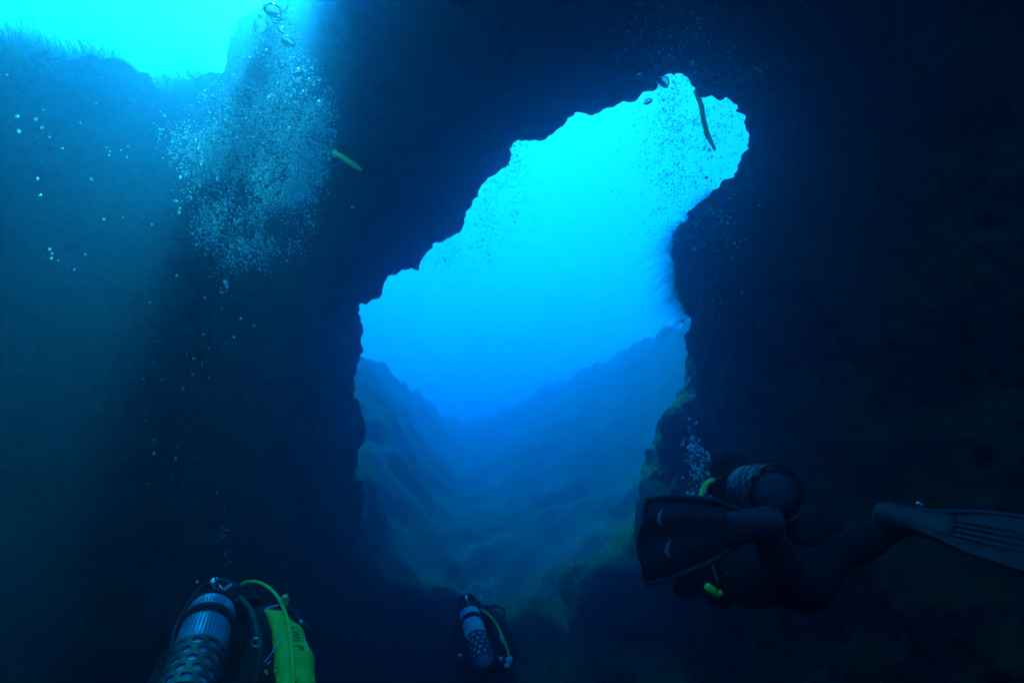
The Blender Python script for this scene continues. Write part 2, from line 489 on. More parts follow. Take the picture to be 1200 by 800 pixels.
def catmull(P, n=10):
    P = [Vector(p) for p in P]
    P = [P[0] * 2 - P[1]] + P + [P[-1] * 2 - P[-2]]
    out = []
    for i in range(1, len(P) - 2):
        for j in range(n):
            t = j / n
            a, b, c, d = P[i - 1], P[i], P[i + 1], P[i + 2]
            out.append(0.5 * ((2 * b) + (c - a) * t + (2 * a - 5 * b + 4 * c - d) * t * t + (3 * b - a - 3 * c + d) * t ** 3))
    out.append(P[-2])
    return out
def tube_geo(pts, r, seg=8, curve=True):
    pts = catmull(pts) if curve else [Vector(p) for p in pts]
    co, q = [], []
    up = Vector((0.31, 0.2, 0.93))
    n = len(pts)
    for i, p in enumerate(pts):
        t = (pts[min(i + 1, n - 1)] - pts[max(i - 1, 0)]).normalized()
        s = t.cross(up)
        if s.length < 1e-3: s = t.cross(Vector((1, 0, 0)))
        s.normalize(); w = s.cross(t)
        rr = r(i / (n - 1)) if callable(r) else r
        for j in range(seg):
            a = 2 * math.pi * j / seg
            co.append(p + (s * math.cos(a) + w * math.sin(a)) * rr)
    for i in range(n - 1):
        for j in range(seg):
            a = i * seg + j; b = i * seg + (j + 1) % seg
            q.append((a, b, b + seg, a + seg))
    c0 = len(co); co += [pts[0], pts[-1]]
    for j in range(seg):
        q.append((c0, (j + 1) % seg, j, c0)); q.append((c0 + 1, (n - 1) * seg + j, (n - 1) * seg + (j + 1) % seg, c0 + 1))
    return co, q
def poly_mesh(name, co, faces):
    me = bpy.data.meshes.new(name)
    fs = []
    for f in faces:
        g = []
        for v in f:
            if v not in g: g.append(int(v))
        fs.append(g)
    me.from_pydata([tuple(c) for c in co], [], fs)
    me.update()
    return me
def lathe_geo(profile, seg=32):
    """profile (r, t) about the t axis; returns points in (x, y=t, z)"""
    co, q = [], []
    for r, t in profile:
        for j in range(seg):
            a = 2 * math.pi * j / seg
            co.append(Vector((r * math.cos(a), t, r * math.sin(a))))
    for i in range(len(profile) - 1):
        for j in range(seg):
            a = i * seg + j; b = i * seg + (j + 1) % seg
            q.append((a, a + seg, b + seg, b))
    return co, q
def box_geo(c, ex, ey, ez, sx, sy, sz, bev=0.2):
    """small rounded block: chamfered box as 24 points"""
    bm = bmesh.new(); bmesh.ops.create_cube(bm, size=1.0)
    bmesh.ops.scale(bm, vec=(sx, sy, sz), verts=bm.verts)
    bmesh.ops.bevel(bm, geom=list(bm.edges), offset=min(sx, sy, sz) * bev, segments=2, affect='EDGES', profile=0.5)
    bm.verts.index_update()
    co = [c + ex * v.co.x + ey * v.co.y + ez * v.co.z for v in bm.verts]
    fs = [[v.index for v in f.verts] for f in bm.faces]
    bm.free()
    return co, fs
def blades_mesh(name, P, N, L, Wd, bend, seg=3, seed=1):
    """thin tapering curved blades from points P along N, bent by vector field bend"""
    r = np.random.RandomState(seed)
    n = len(P)
    side = np.cross(N, r.normal(size=(n, 3))); side /= np.maximum(np.linalg.norm(side, axis=1), 1e-9)[:, None]
    rows = []
    for i in range(seg + 1):
        t = i / seg
        c = P + N * (L * t)[:, None] + bend * (L * t * t)[:, None]
        w = (Wd * (1 - 0.85 * t) * 0.5)[:, None]
        rows += [c - side * w, c + side * w]
    co = np.stack(rows, 1).reshape(-1, 3)
    k = 2 * (seg + 1)
    b = (np.arange(n) * k)[:, None]
    q = np.concatenate([b + np.array([[2 * i, 2 * i + 1, 2 * i + 3, 2 * i + 2]]) for i in range(seg)], 0)
    return mesh_np(name, co, q)

# ------------------------------------------------------------------ boulders and ledges
M_ALGAE = simple('brown_algae', (0.085, 0.105, 0.055), 0.8, var=0.5, scale=4.0)
M_GRASS = simple('seagrass_green', (0.10, 0.15, 0.05), 0.7, var=0.5, scale=3.0)
for m_ in (M_ALGAE, M_GRASS):
    nt_ = m_.node_tree
    b_ = next(n for n in nt_.nodes if n.type == 'BSDF_PRINCIPLED'); o_ = next(n for n in nt_.nodes if n.type == 'OUTPUT_MATERIAL'); c_ = next(n for n in nt_.nodes if n.type == 'VALTORGB')
    t_ = nt_.nodes.new('ShaderNodeBsdfTranslucent'); x_ = nt_.nodes.new('ShaderNodeMixShader'); x_.inputs[0].default_value = 0.4
    g_ = nt_.nodes.new('ShaderNodeGamma'); g_.inputs[1].default_value = 0.95
    nt_.links.new(c_.outputs['Color'], g_.inputs[0]); nt_.links.new(g_.outputs[0], t_.inputs['Color'])
    nt_.links.new(b_.outputs[0], x_.inputs[1]); nt_.links.new(t_.outputs[0], x_.inputs[2]); nt_.links.new(x_.outputs[0], o_.inputs['Surface'])
TURF_P, TURF_N = [], []
def boulder(name, c, size, seed, label, rot=0.0, sub=5, flat=0.0):
    co, t = ico(sub)
    x, y, z = (co + seed * 7.3).T
    d = 1 + 0.30 * noise(x, y, z, 0.9, 1.0) + 0.16 * noise(x, y, z, 0.42, 2.0) + 0.08 * noise(x, y, z, 0.2, 3.0) + 0.04 * noise(x, y, z, 0.1, 4.0)
    co = co * d[:, None] * np.array(size)
    if flat: co[:, 2] = np.where(co[:, 2] > flat, flat + (co[:, 2] - flat) * 0.35, co[:, 2])
    cr, sr = math.cos(rot), math.sin(rot)
    co = np.stack([co[:, 0] * cr - co[:, 1] * sr, co[:, 0] * sr + co[:, 1] * cr, co[:, 2]], 1)
    me = mesh_np(name, co, t)
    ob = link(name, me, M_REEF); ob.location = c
    tag(ob, label, 'rock')
    a = co[t[:, 1]] - co[t[:, 0]]; b = co[t[:, 2]] - co[t[:, 0]]
    fn = np.cross(a, b); ar = np.linalg.norm(fn, axis=1); fn /= np.maximum(ar, 1e-9)[:, None]
    fc = co[t].mean(1)
    r = np.random.RandomState(seed)
    pick = np.flatnonzero(fn[:, 2] > 0.15)
    k = r.choice(pick, 1500)
    TURF_P.append(fc[k] + r.normal(size=(1500, 3)) * 0.015 + np.array(c[:])); TURF_N.append(fn[k])
    return ob
boulder('rock_ledge', W(732, 742, 9.0), (0.78, 0.9, 1.15), 3, 'flat-topped algae-covered ledge at the foot of the right cave wall', 0.3, flat=0.8)
boulder('rock_ledge', W(822, 705, 8.4), (0.70, 0.9, 1.35), 5, 'tall ledge against the right cave wall behind the fin blade', 0.9)
boulder('rock_outcrop', W(672, 750, 12.0), (1.1, 1.1, 1.25), 8, 'rounded rock outcrop behind the flat-topped ledge', 1.3)
boulder('rock_outcrop', W(470, 715, 10.6), (0.9, 0.6, 0.45), 11, 'low broad rock on the sea floor between the two tank divers', 0.2, flat=0.4)
boulder('rock_outcrop', W(390, 770, 10.5), (0.8, 0.8, 0.6), 24, 'small dark rock at the foot of the left cave wall', 0.7)

# ------------------------------------------------------------------ algae turf and fringes
def rock_faces():
    fc = ROCK_CO[ROCK_Q].mean(1)
    a = ROCK_CO[ROCK_Q[:, 2]] - ROCK_CO[ROCK_Q[:, 0]]; b = ROCK_CO[ROCK_Q[:, 3]] - ROCK_CO[ROCK_Q[:, 1]]
    n = np.cross(a, b); ar = np.linalg.norm(n, axis=1); n /= np.maximum(ar, 1e-9)[:, None]
    F = np.maximum(fc[:, 1] * CP + fc[:, 2] * SP, 0.3)
    px = 600 + fc[:, 0] / F * FPX; py = 400 - (fc[:, 2] * CP - fc[:, 1] * SP) / F * FPX
    return fc, n, ar, F, px, py
def build_algae():
    fc, n, ar, F, px, py = rock_faces()
    r = np.random.RandomState(31)
    wd = sample(F_WIN, px, py)
    ds = sample(F_SKY, np.clip(px, -890, 690), np.clip(py, -390, 490))
    near = np.abs(F - (9.9 - 0.42 * fc[:, 0]))
    # long filaments hanging off the right rim of the opening
    m = (fc[:, 1] > 3) & (np.abs(wd) < 42) & (near < 2.2) & (px > 770) & (px < 850) & (py > 222) & (py < 366)
    idx = np.flatnonzero(m); cl = noise(fc[idx, 0], fc[idx, 1], fc[idx, 2], 0.22, 41.0); idx = idx[cl > -0.1]; k = r.choice(idx, 3600, p=ar[idx] / ar[idx].sum())
    P = fc[k] + r.normal(size=(len(k), 3)) * 0.02
    bend = np.tile(np.array([-0.45, 0.0, -1.0]), (len(k), 1)) + r.normal(size=(len(k), 3)) * 0.3
    o = link('algae_fringe', blades_mesh('algae_fringe', P, n[k] + r.normal(size=n[k].shape) * 0.3, r.uniform(0.08, 0.34, len(k)), r.uniform(0.002, 0.005, len(k)), bend, 4, 1), M_ALGAE)
    tag(o, 'hair-like algae hanging from the right rim of the opening', 'algae', kind='stuff')
    # filaments along the crest of the left wall under the bright gap
    m = (np.abs(ds) < 40) & (px < 250) & (px > -80) & (py > 20) & (py < 190) & (F > 4) & (F < 10.5)
    idx = np.flatnonzero(m); cl = noise(fc[idx, 0], fc[idx, 1], fc[idx, 2], 0.3, 43.0) + 0.5 * noise(fc[idx, 0], fc[idx, 1], fc[idx, 2], 0.12, 44.0); idx = idx[cl > -0.12]; k = r.choice(idx, 15000, p=ar[idx] / ar[idx].sum())
    P = fc[k] + r.normal(size=(len(k), 3)) * 0.03
    bend = np.tile(np.array([-0.75, 0.05, 0.25]), (len(k), 1)) + r.normal(size=(len(k), 3)) * 0.3
    o = link('algae_fringe', blades_mesh('algae_fringe', P, n[k] + r.normal(size=n[k].shape) * 0.35, r.uniform(0.08, 0.48, len(k)), r.uniform(0.003, 0.008, len(k)), bend, 4, 2), M_ALGAE)
    tag(o, 'feathery algae along the crest of the left wall below the bright gap', 'algae', kind='stuff')
    # short turf over the rest of the walls, thicker on upward faces and ridges
    patch = noise(fc[:, 0], fc[:, 1], fc[:, 2], 0.9, 21.0) + 0.6 * noise(fc[:, 0], fc[:, 1], fc[:, 2], 0.35, 22.0)
    wgt = ar * np.clip(0.25 + 1.2 * n[:, 2], 0.03, 1.5) * np.clip(patch + 0.25, 0.0, 1.0)
    wgt *= (fc[:, 1] > 1) & (px > -60) & (px < 1260) & (py > -60) & (py < 860) & ((n * fc).sum(1) < 0.3)
    idx = np.flatnonzero(wgt > 0); k = r.choice(idx, 16000, p=wgt[idx] / wgt[idx].sum())
    P = fc[k] + r.normal(size=(len(k), 3)) * 0.015
    o = link('algae_turf', blades_mesh('algae_turf', P, n[k] + r.normal(size=n[k].shape) * 0.4, r.uniform(0.02, 0.07, len(k)), r.uniform(0.006, 0.014, len(k)), r.normal(size=(len(k), 3)) * 0.3 + np.array([0, 0, 0.2]), 2, 3), M_ALGAE)
    tag(o, 'short brown algae turf on the cave walls', 'algae', kind='stuff')
    P = np.concatenate(TURF_P); N = np.concatenate(TURF_N)
    o = link('algae_turf', blades_mesh('algae_turf', P, N + r.normal(size=N.shape) * 0.4, r.uniform(0.03, 0.08, len(P)), r.uniform(0.008, 0.018, len(P)), r.normal(size=N.shape) * 0.3, 2, 4), M_ALGAE)
    tag(o, 'short brown algae turf on the ledges and boulders', 'algae', kind='stuff')
build_algae()
def build_seagrass():
    r = np.random.RandomState(5)
    n = 9000
    x = r.normal(1.3, 1.05, n); y = r.normal(8.6, 1.1, n)
    cl = noise(x, y, x * 0, 0.5, 33.0)
    keep = (cl > -0.25) & (x < 2.6) & (x > -0.4)
    x, y = x[keep], y[keep]; n = len(x)
    P = np.stack([x, y, seabed_h(x, y) - 0.02], 1)
    N = np.stack([r.normal(0, 0.28, n), r.normal(0, 0.28, n), np.ones(n)], 1)
    bend = np.stack([-0.35 + r.normal(0, 0.35, n), r.normal(0, 0.3, n), -0.25 * np.ones(n)], 1)
    o = link('seagrass', blades_mesh('seagrass', P, N, r.uniform(0.22, 0.55, n), r.uniform(0.007, 0.011, n), bend, 5, 6), M_GRASS)
    tag(o, 'dark green seagrass meadow on the sea floor mound', 'seagrass', kind='stuff')
build_seagrass()

# ------------------------------------------------------------------ divers
M_SUIT = simple('black_neoprene', (0.008, 0.008, 0.009), 0.85, var=0.3, scale=40, bump=0.2)
M_NYLON = simple('black_nylon', (0.007, 0.007, 0.008), 0.85, var=0.4, scale=60, bump=0.3)
M_RUBBER = simple('black_rubber', (0.010, 0.010, 0.011), 0.6, var=0.3, scale=25)
M_YELLOW = simple('yellow_nylon', (0.55, 0.72, 0.03), 0.6, var=0.10, scale=18, bump=0.1)
M_YHOSE = simple('yellow_hose', (0.55, 0.75, 0.05), 0.45, var=0.1, scale=20)
M_CHROME = simple('chrome', (0.75, 0.78, 0.8), 0.18, metal=1.0, var=0.05)
M_WHITE = simple('pale_plastic', (0.7, 0.74, 0.76), 0.4, var=0.08)
M_GREY = simple('grey_plastic', (0.22, 0.24, 0.26), 0.45, var=0.15)
M_INK = simple('black_print', (0.01, 0.012, 0.01), 0.7, var=0.1)
M_LENS = simple('mask_glass', (0.02, 0.03, 0.04), 0.08, var=0.1)
M_SKIN = simple('skin', (0.45, 0.30, 0.22), 0.55, var=0.12)
def tank_mat(name, col, metal, ribs):
    m, nt, out = new_mat(name)
    b = nt.nodes.new('ShaderNodeBsdfPrincipled')
    b.inputs['Base Color'].default_value = col + (1,); b.inputs['Metallic'].default_value = metal; b.inputs['Roughness'].default_value = 0.42
    tc = nt.nodes.new('ShaderNodeTexCoord')
    n = nd(nt, 'ShaderNodeTexNoise'); n.inputs['Scale'].default_value = 14; n.inputs['Detail'].default_value = 6
    nt.links.new(tc.outputs['Object'], n.inputs['Vector'])
    mr = nt.nodes.new('ShaderNodeMapRange'); mr.inputs['To Min'].default_value = 0.3; mr.inputs['To Max'].default_value = 0.6
    nt.links.new(n.outputs['Fac'], mr.inputs['Value']); nt.links.new(mr.outputs[0], b.inputs['Roughness'])
    nt.links.new(b.outputs[0], out.inputs['Surface'])
    return m
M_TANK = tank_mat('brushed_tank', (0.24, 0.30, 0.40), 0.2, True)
M_DTANK = tank_mat('shade_black_tank', (0.015, 0.017, 0.02), 0.0, False)  # silhouette's shade put into the tank colour
M_NET = simple('tank_net_cord', (0.05, 0.07, 0.10), 0.7, var=0.2)

class Diver:
    def __init__(self, base, label):
        self.root = bpy.data.objects.new('person', None)
        self.root.empty_display_size = 0.2
        COL.objects.link(self.root); self.root.location = base
        self.base = Vector(base)
        tag(self.root, label, 'person', 'scuba divers in the cave')
    def add(self, name, geo, mat, parent=None, label=None, smooth=True):
        co, f = geo
        co = [Vector(c) - self.base for c in co]
        o = link(name, poly_mesh(name, co, f), mat, parent or self.root, smooth)
        if label: o['label'] = label
        return o
    def frame(self, o, a, n):
        self.o = Vector(o); self.a = a.normalized(); n = n - self.a * n.dot(self.a); self.n = n.normalized(); self.s = self.a.cross(self.n)
    def L(self, x, y, z):
        return self.o + self.s * x + self.a * y + self.n * z
    def tl(self, geo):
        return [self.L(*c) for c in geo[0]], geo[1]

def hand_prims(wrist, fwd, up, side, grip=0.4):
    """palm and five bent fingers; side = direction of the thumb"""
    P = [(wrist, wrist + fwd * 0.05, 0.026, 0.030), (wrist + fwd * 0.05 + side * 0.018, wrist + fwd * 0.085 + side * 0.022, 0.022, 0.018), (wrist + fwd * 0.05 - side * 0.018, wrist + fwd * 0.082 - side * 0.024, 0.022, 0.017)]
    for i, (off, ln) in enumerate([(0.034, 0.070), (0.012, 0.080), (-0.011, 0.075), (-0.033, 0.058)]):
        k = wrist + fwd * 0.088 + side * off
        d1 = (fwd - up * grip).normalized(); d2 = (fwd - up * grip * 2.4).normalized()
        m = k + d1 * ln * 0.5
        P += [(k, m, 0.0105, 0.010), (m, m + d2 * ln * 0.5, 0.010, 0.008)]
    t0 = wrist + fwd * 0.03 + side * 0.03
    t1 = t0 + (side * 0.8 + fwd * 0.7 - up * 0.2).normalized() * 0.04
    P += [(t0, t1, 0.014, 0.012), (t1, t1 + (fwd * 0.9 + side * 0.2 - up * 0.3).normalized() * 0.032, 0.012, 0.009)]
    return P
def head_prims(c, a, n, s):
    """skull, jaw, nose; a = crown direction, n = back of the head"""
    return [(c + n * 0.015, c + a * 0.045 + n * 0.01, 0.093, 0.088), (c - a * 0.05 - n * 0.03, c - a * 0.075 - n * 0.05, 0.065, 0.045),
            (c - n * 0.09 + a * 0.0, c - n * 0.105 - a * 0.025, 0.014, 0.017), (c + s * 0.085, c + s * 0.09 - a * 0.03, 0.018, 0.014), (c - s * 0.085, c - s * 0.09 - a * 0.03, 0.018, 0.014)]

def fin(dv, heel, d, w, length=0.44, width=0.20, slits=True, root_w=0.105):
    """swim fin: foot pocket, ribbed blade with concave tip, two side rails"""
    d = d.normalized(); w = (w - d * w.dot(d)).normalized(); n = d.cross(w)
    toe = heel + d * 0.17
    co, q = sdf_mesh('foot_pocket', [(heel, toe, 0.040, 0.026), (heel + w * 0.010, toe + w * 0.030, 0.036, 0.020), (heel - w * 0.010, toe - w * 0.030, 0.036, 0.020)], 0.010, 0.02)
    f = dv.add('fin', ([Vector(c) for c in co], q), M_RUBBER)
    cs, fs = [], []
    nu, nv = 16, 14
    for side in (1, -1):
        for i in range(nu + 1):
            u = i / nu
            half = (root_w + (width - root_w) * min(1, u * 1.25) ** 0.8) * 0.5
            for j in range(nv + 1):
                v = j / nv * 2 - 1
                x = 0.13 + length * u * (1 - 0.10 * v * v * u)
                camber = -0.020 * u * u + 0.010 * math.cos(v * math.pi * 2.0) * u * 0.6 + 0.012 * (v * v)
                cs.append(heel + d * x + w * (half * v) + n * (camber + side * 0.0035))
    st = (nu + 1) * (nv + 1)
    for i in range(nu):
        for j in range(nv):
            a = i * (nv + 1) + j
            fs.append((a, a + 1, a + nv + 2, a + nv + 1)); fs.append((st + a, st + a + nv + 1, st + a + nv + 2, st + a + 1))
    for i in range(nu):
        for j in (0, nv):
            a = i * (nv + 1) + j; fs.append((a, a + nv + 1, st + a + nv + 1, st + a))
    for j in range(nv):
        for i in (0, nu):
            a = i * (nv + 1) + j; fs.append((a, st + a, st + a + 1, a + 1))
    b = dv.add('blade', (cs, fs), M_RUBBER, f)
    for v in (-1, 1):
        pts = []
        for i in range(0, 9):
            u = i / 8
            half = (root_w + (width - root_w) * min(1, u * 1.25) ** 0.8) * 0.5
            pts.append(heel + d * (0.05 + (length * (1 - 0.10 * u) + 0.08) * u) + w * (half * v * (0.45 + 0.55 * min(1, u * 2.5))) + n * (0.012 - 0.02 * u * u))
        dv.add('rail', tube_geo(pts, lambda t: 0.012 - 0.006 * t, 8), M_RUBBER, f)
    for v in (-0.45, -0.15, 0.15, 0.45):
        pts = [heel + d * (0.15 + length * u) + w * (width * 0.5 * v * (0.6 + 0.4 * u)) + n * 0.007 for u in (0.0, 0.2, 0.4, 0.55)]
        dv.add('rib', tube_geo(pts, 0.0026, 6), M_RUBBER, f)
    return f, d, w, n

def tank(dv, boot=True, net=False, mat=None):
    """cylinder with shoulder, boot with round holes, bands, valve, first stage"""
    z0 = 0.165
    prof = [(0.0, -0.42), (0.05, -0.418), (0.075, -0.408), (0.087, -0.39), (0.0895, -0.36)] + [(0.0895, -0.36 + 0.05 * i) for i in range(1, 10)] + \
           [(0.0895, 0.10), (0.086, 0.125), (0.076, 0.148), (0.058, 0.165), (0.036, 0.177), (0.024, 0.185), (0.022, 0.20), (0.0, 0.20)]
    g = lathe_geo(prof, 40)
    t = dv.add('tank', dv.tl(([Vector((c.x, c.y, c.z + z0)) for c in g[0]], g[1])), mat or M_TANK)
    # boot: dark sleeve with round holes
    nu, nv, R = 132, 60, 0.0945
    y0, y1 = -0.425, -0.165
    holes = []
    for k in range(5):
        for j in range(11):
            holes.append(((j + 0.5 * (k % 2)) / 11 * 2 * math.pi, y1 - 0.034 - 0.048 * k, 0.0165))
    co, keep = [], {}
    for i in range(nv + 1):
        for j in range(nu):
            a = 2 * math.pi * j / nu; y = y0 + (y1 - y0) * i / nv
            for ha, hy, hr in holes:                       # snap the rim vertices to the circle
                da = (a - ha + math.pi) % (2 * math.pi) - math.pi
                ds, dy = da * R, y - hy
                dd = math.hypot(ds, dy)
                if hr * 0.75 < dd < hr * 1.28:
                    ds, dy = ds / dd * hr, dy / dd * hr
                    a = ha + ds / R; y = hy + dy; break
            co.append((a, y))
    fs = []
    for i in range(nv):
        for j in range(nu):
            ids = (i * nu + j, i * nu + (j + 1) % nu, (i + 1) * nu + (j + 1) % nu, (i + 1) * nu + j)
            ca = 2 * math.pi * (j + 0.5) / nu; cyy = y0 + (y1 - y0) * (i + 0.5) / nv
            if any(math.hypot(((ca - ha + math.pi) % (2 * math.pi) - math.pi) * R, cyy - hy) < hr * 0.95 for ha, hy, hr in holes):
                continue
            fs.append(ids)
    outer = [Vector((R * math.cos(a), y, R * math.sin(a) + z0)) for a, y in co]
    b = dv.add('boot', dv.tl((outer, fs)), M_RUBBER, t)
    sm = b.modifiers.new('thick', 'SOLIDIFY'); sm.thickness = 0.004; sm.offset = 0
    for yc, hw in ((0.02, 0.026), (0.132, 0.012)):
        r0 = 0.0925 if yc < 0.1 else 0.087
        g = lathe_geo([(r0 - 0.003, yc - hw), (r0 + 0.003, yc - hw * 0.9), (r0 + 0.004, yc), (r0 + 0.003, yc + hw * 0.9), (r0 - 0.006, yc + hw)], 40)
        dv.add('strap', dv.tl(([Vector((c.x, c.y, c.z + z0)) for c in g[0]], g[1])), M_NYLON, t)
    if net:                                               # knitted protector: lengthwise cords
        for j in range(44):
            a = 2 * math.pi * j / 44
            pts = [Vector((0.0905 * math.cos(a + 0.012 * (i % 2)), -0.18 + 0.03 * i, 0.0905 * math.sin(a + 0.012 * (i % 2)) + z0)) for i in range(10)]
            g = tube_geo(pts, 0.0016, 4, curve=False)
            dv.add('net_cord', dv.tl(g), M_NET, t)
    g = lathe_geo([(0.0, 0.195), (0.019, 0.195), (0.021, 0.21), (0.021, 0.24), (0.015, 0.25), (0.0, 0.25)], 16)
    v = dv.add('valve', dv.tl(([Vector((c.x, c.y, c.z + z0)) for c in g[0]], g[1])), M_CHROME, t)
    g = lathe_geo([(0.0, 0.0), (0.021, 0.0), (0.024, 0.006), (0.021, 0.012), (0.024, 0.018), (0.021, 0.026), (0.0, 0.028)], 14)
    dv.add('valve_knob', dv.tl(([Vector((-0.02 - c.y, 0.225 + c.x, c.z + z0)) for c in g[0]], g[1])), M_RUBBER, t)
    g = lathe_geo([(0.0, 0.0), (0.022, 0.0), (0.026, 0.008), (0.026, 0.022), (0.02, 0.028), (0.02, 0.05), (0.024, 0.054), (0.024, 0.068), (0.0, 0.072)], 18)
    dv.add('first_stage', dv.tl(([Vector((0.018 + c.x * 0.7, 0.228 + c.z, z0 + 0.015 + c.y)) for c in g[0]], g[1])), M_CHROME, t)
    return t

def vest(dv, hw=0.2):
    L = dv.L
    pr = []
    for sx in (-1, 1):
        pts = [(0.13, 0.20, 0.01), (0.175, 0.06, 0.03), (0.185, -0.12, 0.03), (0.165, -0.30, 0.03), (0.09, -0.38, 0.03)]
        rad = [0.055, 0.075, 0.082, 0.078, 0.05]
        for i in range(4):
            pr.append((L(sx * pts[i][0], pts[i][1], pts[i][2]), L(sx * pts[i + 1][0], pts[i + 1][1], pts[i + 1][2]), rad[i], rad[i + 1]))
        pr.append((L(sx * 0.13, 0.20, 0.01), L(sx * 0.13, 0.19, -0.16), 0.05, 0.035))
        pr.append((L(sx * 0.13, 0.19, -0.16), L(sx * 0.15, -0.02, -0.22), 0.035, 0.035))
        pr.append((L(sx * 0.20, -0.20, -0.05), L(sx * 0.14, -0.22, -0.19), 0.07, 0.06))
    pr.append((L(0, 0.12, 0.02), L(0, -0.30, 0.02), 0.07, 0.07))
    co, q = sdf_mesh('vest', pr, 0.014, 0.04)
    v = dv.add('buoyancy_vest', ([Vector(c) for c in co], q), M_NYLON)
    return v

def default_body(dv, h, arm_l=None, arm_r=None):
    L = dv.L
    V = Vector
    pr = []
    for sx in (-1, 1):
        pr += [(L(sx * .07, -.42, -.10), L(sx * .065, -.24, -.10), .105, .095), (L(sx * .065, -.24, -.10), L(sx * .085, .02, -.10), .095, .115), (L(sx * .085, .02, -.10), L(sx * .10, .15, -.09), .115, .085),
               (L(sx * .12, .16, -.09), L(sx * .19, .14, -.10), .075, .062)]
        e, w = L(sx * .22, .08, -.27), L(sx * .12, .30, -.30)
        pr += [(L(sx * .19, .14, -.10), e, .060, .044), (e, w, .044, .030)]
        pr += hand_prims(w, (dv.a * .8 - dv.s * sx * .35 - dv.n * .3).normalized(), dv.n, -dv.s * sx)
        k, an = L(sx * .16, -.87, -.17), L(sx * .14, -1.27, -.02)
        pr += [(L(sx * .09, -.46, -.11), k, .095, .060), (k, k.lerp(an, .35), .058, .060), (k.lerp(an, .35), an, .060, .040), (an, L(sx * .15, -1.33, -.10), .040, .038), (L(sx * .15, -1.33, -.10), L(sx * .16, -1.47, -.10), .038, .028)]
    pr += [(L(0, .17, -.08), L(0, .27, -.06), .062, .060)]
    hc = L(0, .385, -.02)
    ha = (dv.a * .75 + dv.n * .66).normalized(); hn = (dv.n * .75 - dv.a * .66).normalized()
    pr += head_prims(hc, ha, hn, dv.s)
    co, q = sdf_mesh('body', pr, h, 0.03)
    dv.add('body', ([Vector(c) for c in co], q), M_SUIT, label='full black wetsuit with hood and gloves')
    mask_and_regulator(dv, hc, ha, hn, dv.s)
    for sx in (-1, 1):
        an = L(sx * .14, -1.30, -.07)
        fin(dv, an, (-dv.a * .9 - dv.n * .25 + dv.s * sx * .12), dv.s, 0.42, 0.20)
    return hc
def mask_and_regulator(dv, c, a, n, s):
    f = -n
    ring = [c + f * 0.085 + s * (0.075 * math.cos(t)) + a * (0.012 + 0.042 * math.sin(t)) - f * 0.025 * abs(math.cos(t)) for t in np.linspace(0, 2 * math.pi, 25)]
    m = dv.add('mask', tube_geo(ring, 0.014, 8, curve=False), M_RUBBER)
    cen = c + f * 0.098 + a * 0.012
    co = [cen] + [p + f * 0.006 for p in ring]
    dv.add('lens', (co, [(0, i, i + 1) for i in range(1, 25)]), M_LENS, m)
    band = [c + n * (0.108 * math.sin(t)) + s * (0.104 * math.cos(t)) + a * 0.02 + n * 0.004 for t in np.linspace(-0.2, math.pi + 0.2, 25)]
    dv.add('mask_strap', tube_geo(band, 0.009, 6, curve=False), M_RUBBER, m)
    g = lathe_geo([(0.0, 0.0), (0.022, 0.0), (0.034, 0.012), (0.036, 0.03), (0.030, 0.042), (0.0, 0.046)], 20)
    r0 = c - a * 0.055 + f * 0.085
    dv.add('regulator', ([r0 + s * p.x + f * p.y + a * p.z for p in g[0]], g[1]), M_RUBBER)

def march(px, py, prims, k, F0=1.5):
    """first hit of a view ray on a blob given by its limbs"""
    d = W(px, py, 1.0).normalized(); t = F0
    for _ in range(80):
        p = d * t; f = 9.0
        for a, b, ra, rb in prims:
            ab = b - a; u = max(0, min(1, (p - a).dot(ab) / ab.length_squared))
            g = (p - a - ab * u).length - (ra + (rb - ra) * u)
            hh = max(0, min(1, 0.5 + 0.5 * (g - f) / k)); f = g * (1 - hh) + f * hh - k * hh * (1 - hh)
        if f < 0.0008: return p
        t += f * 0.8
        if t > 4: return None
    return d * t

